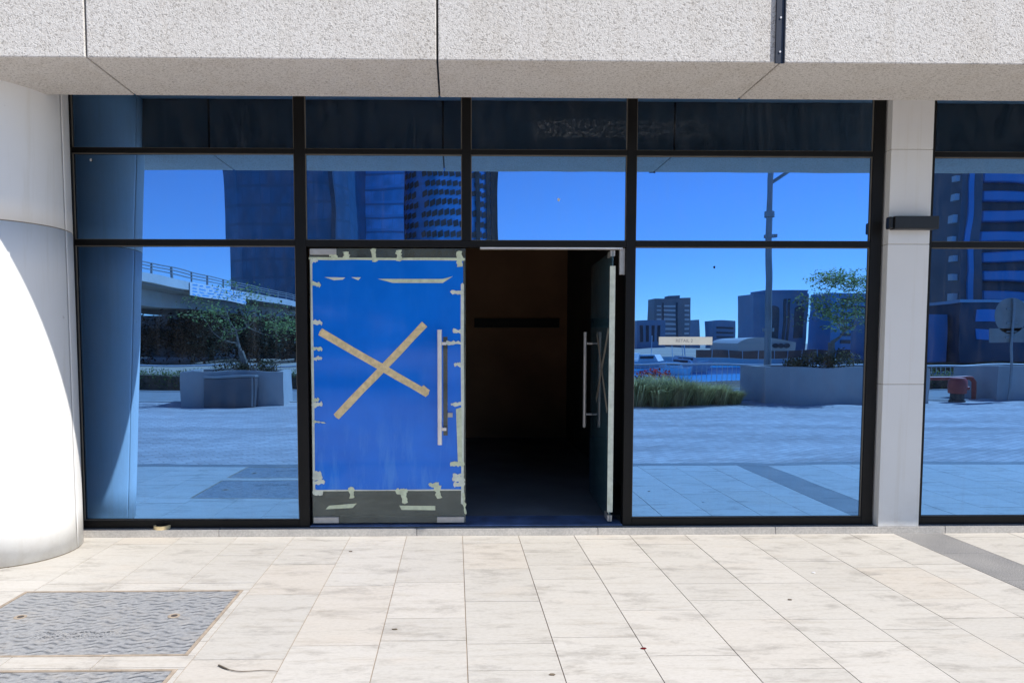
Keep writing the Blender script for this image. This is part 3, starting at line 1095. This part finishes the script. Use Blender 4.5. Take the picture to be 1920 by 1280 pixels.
lit = [(0.955, -2.215, 'dried red-brown leaf lying on the pale paving right of centre', M['redleaf'], 'leaf'),
       (0.45, -2.49, 'small dark scrap lying on the paving near the lower middle', M['stems'], 'scrap'),
       (-0.78, -0.5, 'dark little scrap on the paving below the film-covered door', M['stems'], 'scrap'),
       (2.42, -1.05, 'white and black scrap of litter on the paving near the right', M['boat'], 'scrap'),
       (2.02, -1.55, 'dark bit of litter on the tiles left of the white scrap', M['stems'], 'scrap'),
       (-0.33, -1.95, 'tiny dark crumb on a tile straight below the door handle', M['stems'], 'scrap')]
for x, y, lab, mt, cat in lit:
    mb = MB()
    pts = []
    for k in range(7):
        a = k * 2 * PI / 7
        pts.append((x + math.cos(a) * 0.014 * rnd.uniform(.7, 1.3), y + math.sin(a) * 0.009 * rnd.uniform(.7, 1.3)))
    mb.prism(pts, 0.0008, 0.004)
    tag(mb.build('litter_' + cat, mt), lab, cat, 'scraps on the paving')
mb = MB()
pts = [(-1.14 + 0.30 * u, -2.37 - 0.10 * u - 0.03 * math.sin(u * 5), 0.006) for u in [k / 9 for k in range(10)]]
mb.tube(pts, [0.004, 0.0045, 0.0022, 0.002, 0.002, 0.0018, 0.0016, 0.0015, 0.0012, 0.001], 6)
tag(mb.build('twig', M['stems']), 'thin dry twig lying on the paving beside the metal covers', 'twig')

# ================================================================== ACROSS THE FORECOURT (seen in the glass)


def planter(poly, h, label, wall=0.14, mat='concrete'):
    cx = sum(p[0] for p in poly) / len(poly)
    cy = sum(p[1] for p in poly) / len(poly)
    t_ = thing('planter', label, 'planter', (cx, cy, 0), 'concrete planters along the forecourt')
    inner = [(cx + (x - cx) * (1 - 2 * wall / 1.9), cy + (y - cy) * (1 - 2 * wall / 1.6)) for x, y in poly]
    mb_ = MB()
    n_ = len(poly)
    for k in range(n_):
        m_ = (k + 1) % n_
        mb_.face([(*poly[k], 0), (*poly[m_], 0), (*poly[m_], h), (*poly[k], h)])
        mb_.face([(*poly[k], h), (*poly[m_], h), (*inner[m_], h), (*inner[k], h)])
        mb_.face([(*inner[m_], h - .14), (*inner[k], h - .14), (*inner[k], h), (*inner[m_], h)])
    mb_.build('wall', M[mat], t_)
    mb_ = MB()
    mb_.face([(*p, h - .10) for p in inner])
    mb_.build('soil', M['soil'], t_)
    return t_


# polygons listed counter-clockwise from above
planter([(-7.05, -11.72), (-7.25, -13.5), (-4.75, -13.6), (-4.56, -11.95)][::1], 0.85, 'pale concrete planter holding the spreading tree, a dark cabinet at its front')
planter([(8.445, -11.94), (7.84, -12.12), (7.84, -13.7), (12.1, -13.7), (12.1, -12.12)], 0.93, 'long concrete planter with an angled end beside the street lamp')
planter([(14.46, -12.95), (14.46, -14.6), (18.6, -14.6), (18.6, -12.95)], 0.92, 'concrete planter behind the round road sign')

cb = thing('cabinet', 'dark grey metal cabinet standing against the front of the planter', 'cabinet', (-5.77, -11.6, 0))
MB().box(-6.38, -5.18, -11.82, -11.56, 0.0, 0.70).build('body', M['cabinet'], cb, bevel=0.01)
MB().box(-6.40, -5.16, -11.83, -11.545, 0.705, 0.755).build('top', M['galv'], cb, bevel=0.008)
MB().box(-5.26, -5.22, -11.555, -11.53, 0.02, 0.70).build('edge_trim', M['galv'], cb)


def tree(name, label, base, fork, crown, nt, leafmat, lsize, per, seed, cat='tree', group=None, barkr=0.09, trunk_pts=None):
    """crown: list of (centre, radii); branches grow from the trunk to points spread in the crown"""
    rg = random.Random(seed)
    t_ = thing(name, label, cat, base, group)
    nodes = [(Vector(base), barkr)]
    mb_ = MB()
    tp = [Vector(p) for p in (trunk_pts or [base, ((base[0] + fork[0]) / 2 + .03, (base[1] + fork[1]) / 2, (base[2] + fork[2]) / 2), fork])]
    mb_.tube(tp, [barkr * (1 - .3 * k / (len(tp) - 1)) for k in range(len(tp))], 8)
    nodes = [(tp[-1], barkr * .65), (tp[-2].lerp(tp[-1], .8), barkr * .6)]
    tips = []
    for k in range(nt):
        c, r = crown[k % len(crown)]
        while True:
            q = Vector((rg.uniform(-1, 1), rg.uniform(-1, 1), rg.uniform(-1, 1)))
            if 0.25 < q.length < 1:
                break
        tips.append(Vector(c) + Vector((q.x * r[0], q.y * r[1], q.z * r[2])))
    tips.sort(key=lambda p: (p - tp[-1]).length)
    lf_ = MB()
    for p in tips:
        nd, rad = min(nodes, key=lambda q: (q[0] - p).length + (0.35 if q[1] < .012 else 0))
        d = p - nd
        mid = nd + d * .5 + Vector((rg.uniform(-.1, .1), rg.uniform(-.1, .1), -.08)) * d.length
        r0 = max(.008, rad * .72)
        mb_.tube([nd, nd.lerp(mid, .55), mid, p], [r0, r0 * .85, r0 * .7, r0 * .4], 5, False)
        nodes += [(mid, r0 * .7), (p, r0 * .45)]
        sp = lsize * 3.0
        for _ in range(per):
            q = Vector((rg.gauss(0, 1), rg.gauss(0, 1), rg.gauss(0, .55))) * sp * .6
            lf_.leaf(p + q, lsize, rg)
    mb_.build('trunk', M['bark'], t_, smooth=True)
    lf_.build('crown', M[leafmat], t_, attr=True)
    return t_


tree('tree', 'spreading forked tree with thin green leaves rising from the planter with the cabinet', (-5.80, -12.75, 0.74), (-5.86, -12.7, 1.33),
     [((-6.3, -12.7, 2.05), (0.9, 0.9, .42)), ((-5.1, -12.6, 2.30), (0.75, 0.9, .5)), ((-5.9, -12.7, 2.75), (1.0, 0.8, .40)), ((-6.9, -12.8, 2.4), (.5, .6, .3)), ((-4.7, -12.7, 1.95), (.4, .6, .28))],
     80, 'leafA', 0.075, 22, 11, group='trees in the planters', barkr=.12)
tree('tree', 'thin-topped round tree rising from the long planter by the street lamp', (9.95, -12.95, 0.8), (9.95, -12.9, 1.55),
     [((9.75, -12.9, 2.25), (0.75, 0.8, .5)), ((10.45, -12.9, 2.3), (0.7, 0.8, .55)), ((10.0, -12.9, 2.75), (0.95, .7, .42)), ((10.5, -12.9, 3.2), (.7, .6, .16)), ((9.9, -12.8, 3.25), (.5, .6, .14))],
     110, 'leafA', 0.085, 30, 23, group='trees in the planters', barkr=.10)


def shrub(name, label, blobs, leafmat, lsize, n_, seed, cat='shrub', group=None, stem=True):
    rg = random.Random(seed)
    c0, r0 = blobs[0]
    t_ = thing(name, label, cat, (c0[0], c0[1], c0[2] - r0[2]), group)
    mb_ = MB()
    for k in range(n_):
        c, r = blobs[k % len(blobs)]
        while True:
            q = Vector((rg.uniform(-1, 1), rg.uniform(-1, 1), rg.uniform(-1, 1)))
            if q.length < 1:
                break
        q = q * (0.75 + .35 * rg.random())
        mb_.leaf((c[0] + q.x * r[0], c[1] + q.y * r[1], c[2] + q.z * r[2]), lsize, rg, 1.0)
    mb_.build('foliage', M[leafmat], t_, attr=True)
    if stem:
        mb_ = MB()
        for k in range(14):
            c, r = blobs[k % len(blobs)]
            mb_.tube([(c[0] + rg.uniform(-.3, .3) * r[0], c[1], c[2] - r[2]), (c[0] + rg.uniform(-.8, .8) * r[0], c[1] + rg.uniform(-.5, .5) * r[1], c[2] + r[2] * .6)], [.012, .005], 5)
        mb_.build('stems', M['stems'], t_)
    return t_


shrub('shrub', 'low brown-green shrub at the foot of the forked tree', [((-6.15, -12.6, .92), (.45, .4, .2)), ((-5.75, -12.5, .9), (.3, .3, .15))], 'shrub', .06, 900, 5, group='shrubs in the planters', stem=False)
shrub('shrub', 'small golden-brown shrub right of the forked trunk', [((-5.15, -12.5, .95), (.38, .4, .2))], 'shrub', .06, 600, 6, group='shrubs in the planters')
shrub('shrub', 'wide dark brown shrub filling the long planter below the round tree', [((9.5, -12.7, 1.08), (.55, .4, .25)), ((10.1, -12.7, 1.12), (.6, .45, .28)), ((8.95, -12.7, 1.0), (.35, .4, .16))], 'shrub', .07, 2200, 8, group='shrubs in the planters', stem=False)
shrub('flowering_shrub', 'dark red flowering shrub showing behind the ornamental grasses', [((5.7, -14.6, .35), (.75, .5, .42))], 'redleaf', .09, 1600, 9)

# ornamental grass clumps
rg = random.Random(21)
gl_ = ['leftmost tall grass clump of the forecourt bed', 'tall grass clump second from the left in the bed', 'bushy grass clump in the middle of the bed', 'grass clump right of the middle of the bed', 'rounded grass clump before the gap to the blue water',
       'low grass clump at the right end of the bed', 'grass clump in the back row behind the leftmost ones', 'grass clump in the back row near the red shrub', 'grass clump in the back row at the right']
gt = thing('grass_clump', gl_[0], 'grass clump', (4.5, -11.75, 0), 'ornamental grass clumps in the forecourt bed')
mb = MB()
for k in range(900):
    a = rg.uniform(0, 2 * PI)
    r0 = rg.uniform(0, .24)
    le = rg.uniform(.55, .95)
    lean = rg.uniform(.15, 1.0)
    bx, by = 4.5 + r0 * math.cos(a), -11.75 + r0 * math.sin(a)
    a2 = a + rg.uniform(-.6, .6)
    p0 = Vector((bx, by, 0))
    p1 = p0 + Vector((math.cos(a2) * lean * .35, math.sin(a2) * lean * .35, .6)) * le
    p2 = p0 + Vector((math.cos(a2) * lean * .95, math.sin(a2) * lean * .95, .95 - lean * .35)) * le
    s_ = Vector((-math.sin(a2), math.cos(a2), 0)) * .009
    tn = rg.random()
    mb.face([p0 - s_, p0 + s_, p1 + s_ * .8, p1 - s_ * .8], val=tn)
    mb.face([p1 - s_ * .8, p1 + s_ * .8, p2], val=tn)
mb.build('blades', M['grass'], gt, attr=True)
for k, (x, y, s_) in enumerate(((5.05, -11.8, 1.02), (5.6, -11.9, 1.0), (6.15, -11.95, .92), (6.65, -12.05, .78), (7.05, -12.1, .62), (4.75, -12.5, 1.1), (5.4, -12.7, 1.05), (6.1, -12.75, .85))):
    c = copy_tree(gt)
    c.location = (x, y, 0)
    c.rotation_euler = (0, 0, 1.3 * k + .4)
    c.scale = (s_ * 1.15, s_ * 1.15, .93 * s_ * (0.84, 1.05, .9, 1.0, .85, .9, .98, .86)[k])
    c['label'] = gl_[k + 1]

# hedges
for x0, x1, sd, lab in ((-14.5, -1.0, 31, 'long clipped hedge with brown stems, behind the planter with the cabinet'), (15.5, 30.0, 32, 'clipped hedge behind the red pipe and bollard')):
    rg = random.Random(sd)
    hd = thing('hedge', lab, 'hedge', ((x0 + x1) / 2, -18.9, 0))
    MB().box(x0 + .1, x1 - .1, -19.4, -18.45, 0, .46).build('stems', M['stems'], hd)
    mb = MB()
    for k in range(int((x1 - x0) * 330)):
        top = rg.random() < .75
        z = .42 + abs(rg.gauss(.08, .07)) if top else rg.uniform(.08, .45)
        y = rg.uniform(-19.5, -18.35) if top else -18.42 + rg.uniform(-.05, .05)
        mb.leaf((rg.uniform(x0, x1), y, z), .085, rg, 1.0)
    mb.build('foliage', M['hedge'], hd, attr=True)

# waterside railing
rl_ = thing('railing', 'long white waterside railing with thin bars', 'railing', (5, -21.0, 0))
MB().tube([(-40, -21, .68), (60, -21, .72)], 0.032, 8).build('handrail', M['railwhite'], rl_, smooth=True)
mb = MB()
for k in range(230):
    x = -2 + k * 0.18
    mb.box(x, x + .014, -21.01, -20.99, 0.0, .70)
o = mb.build('bars', M['railwhite'], rl_)
o['kind'] = 'stuff'
MB().tube([(-40, -21, .06), (60, -21, .06)], 0.018, 6).build('lower_rail', M['railwhite'], rl_, smooth=True)

# street lamp
sl_ = thing('street_lamp', 'tall galvanised street lamp with a raised bracket arm, behind the long planter', 'street lamp', (8.68, -13.9, 0))
lx, ly = 8.68, -13.9
MB().tube([(lx, ly, 0), (lx, ly, 1.3), (lx, ly, 8.2)], [.105, .095, .06], 14).build('pole', M['galv'], sl_, smooth=True)
MB().lathe([(.125, 5.02), (.125, 5.16)], lx, ly, 14).build('collar', M['galv'], sl_)
MB().lathe([(.12, 4.50), (.12, 4.58)], lx, ly, 14).box(lx + .08, lx + .19, ly - .05, ly + .05, 4.50, 4.59).build('collar', M['galv'], sl_)
MB().lathe([(.15, 1.9), (.15, 2.0)], lx, ly, 14).build('collar', M['galv'], sl_)
MB().tube([(lx, ly, 5.95), (lx + .5, ly, 6.28), (lx + 1.5, ly, 6.75)], [.05, .045, .035], 8).tube([(lx, ly, 6.6), (lx + 1.5, ly, 6.75)], .03, 8).build('arm', M['galv'], sl_, smooth=True)
MB().extr([(lx + 1.4, 6.70), (lx + 2.1, 6.78), (lx + 2.1, 6.86), (lx + 1.4, 6.84)], 'y', ly - .12, ly + .12).build('lamp_head', M['galv'], sl_, bevel=.01)
MB().lathe([(.2, 0.0), (.2, .04), (.12, .05)], lx, ly, 16).build('base_plate', M['galv'], sl_)

# bollard-like hydrant and red pipe
hy = thing('hydrant', 'red-capped squat hydrant standing on the far paving', 'hydrant', (13.2, -12.64, 0))
MB().lathe([(.19, 0), (.19, .05), (.165, .07), (.165, .22), (.18, .235)], 13.2, -12.64, 20).build('base', M['darkbase'], hy, smooth=True)
MB().lathe([(.205, .235), (.215, .26), (.225, .45), (.215, .58), (.17, .65), (.08, .675), (.02, .68)], 13.2, -12.64, 20).build('cap', M['red'], hy, smooth=True)
MB().tube([(13.4, -12.6, .38), (13.47, -12.58, .38)], .05, 10).build('outlet', M['red'], hy, smooth=True)
pp = thing('pipe', 'red bent pipe rail running behind the squat hydrant', 'pipe', (13.8, -13.4, 0))
MB().tube([(10.9, -13.4, .60), (13.95, -13.4, .62), (14.1, -13.4, .60), (14.18, -13.4, .5), (14.2, -13.4, 0)], .055, 10).build('pipe_run', M['red'], pp, smooth=True)
MB().tube([(10.9, -13.4, .62), (10.9, -13.4, 0)], .055, 10).build('support', M['red'], pp, smooth=True)
MB().lathe([(.1, 0), (.1, .02)], 14.2, -13.4, 12).build('flange', M['red'], pp)

# road sign seen from the back
rs = thing('road_sign', 'round road sign with a rectangular plate under it, its grey back turned to the shop', 'road sign', (14.66, -12.78, 0))
MB().tube([(14.66, -12.78, 0), (14.66, -12.78, 2.72)], .035, 10).build('pole', M['galv'], rs, smooth=True)
mb = MB()
n_ = 32
disc = [(14.66 + .47 * math.cos(2 * PI * k / n_), 2.28 + .47 * math.sin(2 * PI * k / n_)) for k in range(n_)]
mb.extr(disc, 'y', -12.835, -12.825)
mb.build('disc', M['signback'], rs)
MB().box(14.06, 15.26, -12.835, -12.825, 1.58, 1.97).build('plate', M['signback'], rs)
for zz in (1.7, 1.86, 2.1, 2.45):
    MB().box(14.5, 14.82, -12.824, -12.80, zz, zz + .03).build('bracket', M['galv'], rs)

# ------------------------------------------------------------------ bridge
br = thing('bridge', 'pale concrete road bridge running away past the planter, dark underneath', 'bridge', (-22, -60, 0))
bd = Vector((0.045, -1.0))


def bx_(u, off):
    # u distance in front of the shop, off = metres left of the deck edge
    return (-18.75 + 0.045 * (u - 35.3) - off, -u)


def beam(o0, o1, z0, z1, name, mat, u0=12.0, u1=260, n=1):
    mb_ = MB()
    a, b_, c, d = bx_(u0, o1), bx_(u1, o1), bx_(u1, o0), bx_(u0, o0)
    sl0, sl1 = 0.0, 0.0
    mb_.prism([a, b_, c, d], z0, z1)
    return mb_.build(name, M[mat], br)


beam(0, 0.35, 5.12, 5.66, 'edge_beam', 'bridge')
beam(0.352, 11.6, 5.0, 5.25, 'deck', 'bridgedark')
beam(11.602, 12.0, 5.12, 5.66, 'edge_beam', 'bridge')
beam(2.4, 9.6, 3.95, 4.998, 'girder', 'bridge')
for zz in (5.92, 6.12, 6.3):
    beam(0.12, 0.2, zz, zz + .055, 'rail', 'galv')
for k in range(36):
    u = 16 + k * 2.6
    x, y = bx_(u, .16)
    MB().box(x - .05, x + .05, y - .06, y + .06, 5.661, 6.36).build('rail_post', M['galv'], br)
for u in (20, 62, 104, 146):
    x, y = bx_(u, 6)
    MB().lathe([(1.0, -.03), (1.0, 3.948)], x, y, 24).build('support', M['bridge'], br, smooth=True)
# banner hung on the bridge edge
bn = thing('banner', 'white cloth banner with blue wavy markings hung on the bridge edge', 'banner', (-18.4, -44, 5.3))
x0, y0 = bx_(41.2, -.05)
x1, y1 = bx_(51.5, -.05)
mb = MB()
mb.v += [(x0, y0, 4.72), (x1, y1, 4.60), (x1, y1, 5.58), (x0, y0, 5.66), (x0 + .03, y0, 4.72), (x1 + .03, y1, 4.60), (x1 + .03, y1, 5.58), (x0 + .03, y0, 5.66)]
mb.f += [[3, 2, 1, 0], [4, 5, 6, 7], [0, 1, 5, 4], [1, 2, 6, 5], [2, 3, 7, 6], [3, 0, 4, 7]]
mb.build('cloth', M['boat'], bn)
mb = MB()
rg = random.Random(4)
for row in range(4):
    u = .04
    while u < .94:
        w_ = rg.uniform(.04, .13)
        zc = 4.78 + row * .22
        xa, ya = x0 + (x1 - x0) * u, y0 + (y1 - y0) * u
        xb, yb = x0 + (x1 - x0) * (u + w_ * .8), y0 + (y1 - y0) * (u + w_ * .8)
        dz = rg.uniform(-.04, .04)
        mb.face([(xa + .036, ya, zc), (xb + .036, yb, zc + dz), (xb + .036, yb, zc + dz + .09), (xa + .036, ya, zc + .1)])
        u += w_ + rg.uniform(.01, .04)
mb.build('wavy_print', M['towerB'], bn)

# trees under and beyond the bridge, its shade put into their leaf colour
names = ['dense dark tree under the bridge, nearest the round column', 'second dark tree in the row under the bridge', 'low dark tree behind the forked tree', 'dark tree under the bridge behind the cabinet', 'dark tree right of the forked trunk', 'furthest dark tree of the row near the door frame',
         'dark tree at the back of the row under the bridge']
tgrp = 'dark trees under the bridge'
t0 = tree('tree', names[0], (-25.0, -45, -.03), (-25.0, -45, 1.2), [((-25, -45, 2.4), (3.0, 2.2, 1.5)), ((-26, -45, 1.6), (2.5, 2, 1.3)), ((-23.6, -45, 1.5), (2.2, 2, 1.3))], 150, 'leafShade', 0.26, 26, 41, group=tgrp, barkr=.2)
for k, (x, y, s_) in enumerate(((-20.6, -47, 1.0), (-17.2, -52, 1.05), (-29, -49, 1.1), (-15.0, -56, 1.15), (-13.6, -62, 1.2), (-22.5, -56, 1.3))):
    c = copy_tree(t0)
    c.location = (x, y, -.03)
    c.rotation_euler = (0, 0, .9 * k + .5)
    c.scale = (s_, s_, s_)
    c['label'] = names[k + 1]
bw = tag(MB().box(-60, -9, -70.5, -70, -.03, 4.4).build('shade_backdrop', M['darkroom']), 'long dark wall standing in for the shadow behind the trees under the bridge', 'wall')  # dark wall added to stand for the shadow beneath the bridge

# ------------------------------------------------------------------ towers


def D(d):
    return d + 5.715


ta = thing('tower', 'broad dark blue glass tower with a slanted corner, beyond the bridge', 'tower', (-38, -165, 0), 'glass towers across the road')
MB().prism([(-55.0, -157), (-57, -164), (-57, -190), (-24.5, -190), (-23.8, -155), (-27.0, -151), (-36.5, -152), (-37.5, -154.6), (-46, -153.8), (-51.5, -154.4)], -.03, 130).build('body', M['towerA'], ta)
MB().box(-27.3, -26.3, -150.9, -150.4, 0, 130).build('fin', M['win'], ta)
tb = thing('tower', 'bright blue flat glass slab between the dark tower and the round lattice tower', 'tower', (-21, -190, 0), 'glass towers across the road')
MB().box(-28.0, -14.0, -205, -190, -.03, 140).build('body', M['towerB'], tb)
for k in range(34):
    MB().box(-28.05, -13.95, -190.12, -189.8, 4 * k + 3.4, 4 * k + 3.9).build('floor_band', M['towerC'], tb)
tl = thing('tower', 'round tower wrapped in a dark lattice screen, above the door', 'tower', (-1.6, -197, 0), 'glass towers across the road')
cx, cy, rr_ = -1.7, -199.0, 13.6
MB().lathe([(rr_, -.03), (rr_, 140)], cx, cy, 64).build('body', M['towerB'], tl, smooth=True)
mb = MB()
na = 52
for k in range(52):
    z = 2.7 * k
    for q in range(na):
        a = 2 * PI * (q + (.5 if k % 2 else 0)) / na
        if q % 9 == 0:
            continue
        da = 2 * PI / na * .45
        r1 = rr_ + .3
        P = lambda aa, zz: (cx + r1 * math.cos(aa), cy + r1 * math.sin(aa), zz)
        mb.face([P(a - da, z + .55), P(a + da * .8, z + .1), P(a + da, z + 1.5), P(a - da * .8, z + 2.05)])
mb.build('lattice_screen', M['lattice'], tl)
for a in (35, 52, 63, 72, 78):
    a_ = R(a)
    x, y = cx + (rr_ + .5) * math.sin(a_), cy + (rr_ + .5) * math.cos(a_)
    MB().box(x - .55, x + .55, y - .5, y + .5, 0, 140).build('fin', M['lattice'], tl)

# right tower with balcony bands, podium in front
tc = thing('tower', 'tall banded apartment tower with a dark stone core, seen in the right-hand bay', 'tower', (100, -118, -1.25))
MB().box(87.5, 91.0, -130, -116.5, -1.25, 90).build('core', M['core'], tc)
MB().box(91.002, 130, -130, -119, -1.25, 90).build('body', M['towerCd'], tc)
for k in range(24):
    z = 9.0 + 3.4 * k
    MB().box(91.8, 131, -119.0, -117.4, z, z + 1.75).build('balcony_band', M['towerC'], tc, bevel=.2)
for k in range(24):
    z = 9.0 + 3.4 * k
    MB().box(86.6, 87.498, -118.2, -117.0, z, z + 1.1).build('balcony', M['winlight'], tc)
MB().box(88.6, 89.4, -116.6, -116.2, 8, 90).build('window_strip', M['towerC'], tc)
pd = thing('building', 'low dark podium with two blue window bands at the foot of the banded tower', 'building', (100, -100, -1.25))
MB().box(74.5, 130, -112, -98, -1.25, 7.5).build('body', M['towerCd'], pd)
MB().box(74.2, 130.2, -112.2, -97.8, 7.501, 7.9).build('parapet', M['winlight'], pd)
for z0, z1 in ((2.2, 3.8), (4.9, 6.5)):
    MB().box(76.5, 90, -97.998, -97.85, z0, z1).build('window', M['towerC'], pd)
MB().box(66, 74.0, -112, -100, -1.25, 6.0).build('side_wing', M['bldB'], pd)


def block(name, label, tx0, tx1, d, ztop, mat, deep=14, wins=None, group='skyline blocks across the water'):
    x0_, x1_ = tx0 * D(d + deep), tx1 * D(d)
    b_ = thing(name, label, 'building', ((x0_ + x1_) / 2, -d, -1.25), group)
    MB().box(x0_, x1_, -d - deep, -d, -1.25, ztop).build('body', M[mat], b_)
    if wins:
        for (u0, u1, z0, z1, wm) in wins:
            MB().box(x0_ + (x1_ - x0_) * u0, x0_ + (x1_ - x0_) * u1, -d + .002, -d + .25, z0, z1).build('window', M[wm], b_)
    return b_, x0_, x1_


wl_ = []
for k in range(8):
    z = 4 + 2.35 * k
    wl_ += [(.06, .18, z, z + .8, 'winlight'), (.26, .62, z, z + 1.0, 'winlight'), (.86, .97, z + .2, z + 1.2, 'winlight')]
wl_ += [(.22, .255, 3, 23, 'win'), (.63, .68, 3, 23, 'win')]
b1, xa, xb = block('building', 'grey-blue block with pale window bands and a small roof box, right of the door', .2695, .3337, 390, 25.5, 'bldA', wins=wl_)
MB().box(xa + 9, xa + 16, -400, -391, 25.5, 27.2).build('roof_box', M['bldA'], b1)
block('building', 'low blue-grey block at the very left of the skyline pane', .2450, .2960, 330, 11.6, 'bldB', wins=[(.1 + .2 * k, .2 + .2 * k, 2, 9.5, 'win') for k in range(4)])
block('building', 'narrow striped block right behind the pale-banded block', .3337, .3460, 410, 14.8, 'bldB', wins=[(.1, .9, 2 + 1.8 * k, 2.7 + 1.8 * k, 'winlight') for k in range(6)])
block('building', 'plain small blue block standing alone against the sky', .3533, .3959, 400, 14.2, 'bldB', wins=[(.1, .9, 3 + 2.4 * k, 3.9 + 2.4 * k, 'win') for k in range(4)])
b4, xa, xb = block('building', 'broad dark blue block with tall arched windows behind the street lamp', .3995, .5000, 250, 18.8, 'bldB',
                   wins=[(.24, .44, 3.5, 13.5, 'win'), (.74, .92, 3.5, 13.5, 'win'), (.52, .57, 1, 17, 'win'), (.60, .64, 1, 17, 'win'), (.76, .80, 15.2, 16.3, 'win'), (.86, .90, 15.2, 16.3, 'win')])
MB().box(xa + 4, xb, -262, -251, 18.8, 20.3).build('roof_storey', M['bldB'], b4)
for u0, u1 in ((.24, .44), (.74, .92)):
    xc, hw = xa + (xb - xa) * (u0 + u1) / 2, (xb - xa) * (u1 - u0) / 2
    arch = [(xc + hw * math.cos(PI * k / 12), 13.5 + hw * .55 * math.sin(PI * k / 12)) for k in range(13)]
    MB().extr(arch, 'y', -249.998, -249.75).build('arch_window', M['win'], b4)
bw_ = []
for k in range(7):
    bw_ += [(.1, .9, 1.2 + 2.4 * k, 2.3 + 2.4 * k, 'win')]
block('building', 'wide banded block behind the round planter tree', .5030, .66, 240, 18.6, 'towerC', wins=bw_)
lw, xa, xb = block('building', 'long low white hall with round dark windows and a curved roof', .3602, .4850, 175, 1.9, 'bldW', deep=20)
mb = MB()
rf = [(xa + (xb - xa) * k / 12, 1.9 + 1.5 * math.sin(PI * (k / 12) ** .7)) for k in range(13)]
mb.extr([(xa, 1.9)] + rf[1:-1] + [(xb, 1.9)], 'y', -195, -175.2)
mb.build('roof', M['bldW'], lw)
for u in (.62, .72, .83):
    xc = xa + (xb - xa) * u
    MB().extr([(xc + .9 * math.cos(2 * PI * k / 14), 1.2 + .6 * math.sin(2 * PI * k / 14)) for k in range(14)], 'y', -175.0, -174.8).build('window', M['win'], lw)

# hoarding along the far quay
hf = thing('fence', 'long brown hoarding with pale posts along the far quay', 'fence', (55, -113, -1.25))
x0_, x1_ = .3412 * D(113.0), 90
k = 0
x = x0_
while x < x1_:
    MB().box(x, x + 2.5, -113.06, -113.0, -1.15, .42).build('panel', M['hoard'], hf)
    MB().box(x + 2.505, x + 2.62, -113.1, -112.95, -1.25, .5).build('post', M['winlight'], hf)
    x += 2.625

# moored boats
bl = ['white motor boat moored left of the brown hoarding', 'second white boat moored below the pale-banded block', 'small white boat nearest the door frame in the marina', 'white boat with raised bow between the other boats', 'low white boat in front of the hoarding end', 'white boat furthest out in the marina']
bt = thing('boat', bl[0], 'boat', (33.5, -96, -2.5), 'boats moored across the water')
mb = MB()
hull = [(-3.4, -.9), (-3.4, .9), (1.6, .9), (3.6, 0), (1.6, -.9)]
n_ = len(hull)
lo = [(x * .85, y * .65) for x, y in hull]
for a in range(n_):
    c = (a + 1) % n_
    mb.face([(33.5 + hull[c][0], -96 + hull[c][1], -1.5 + (.3 if c == 3 else 0)), (33.5 + hull[a][0], -96 + hull[a][1], -1.5 + (.3 if a == 3 else 0)), (33.5 + lo[a][0], -96 + lo[a][1], -2.55), (33.5 + lo[c][0], -96 + lo[c][1], -2.55)][::-1])
mb.face([(33.5 + x, -96 + y, -1.52) for x, y in hull][::-1])
mb.build('hull', M['boat'], bt)
MB().extr([(33.5 - 2, -1.5), (33.5 + 1.4, -1.5), (33.5 + .7, -.6), (33.5 - 1.8, -.5)], 'y', -96.65, -95.35).build('cabin', M['boat'], bt)
MB().box(31.9, 34.1, -95.345, -95.3, -1.1, -.75).build('window', M['boatdark'], bt)
MB().tube([(33.2, -96, -.6), (33.2, -96, 2.2)], .05, 6).build('mast', M['boat'], bt)
for k, (x, y, r_, s_) in enumerate(((30.5, -88, .5, .9), (26.5, -80, -.3, .8), (29.5, -100, .9, 1.1), (36.0, -104, .1, .9), (27.5, -106, 2.2, 1.2))):
    c = copy_tree(bt)
    c.location = (x, y, -2.5)
    c.rotation_euler = (0, 0, r_)
    c.scale = (s_, s_, s_)
    c['label'] = bl[k + 1]
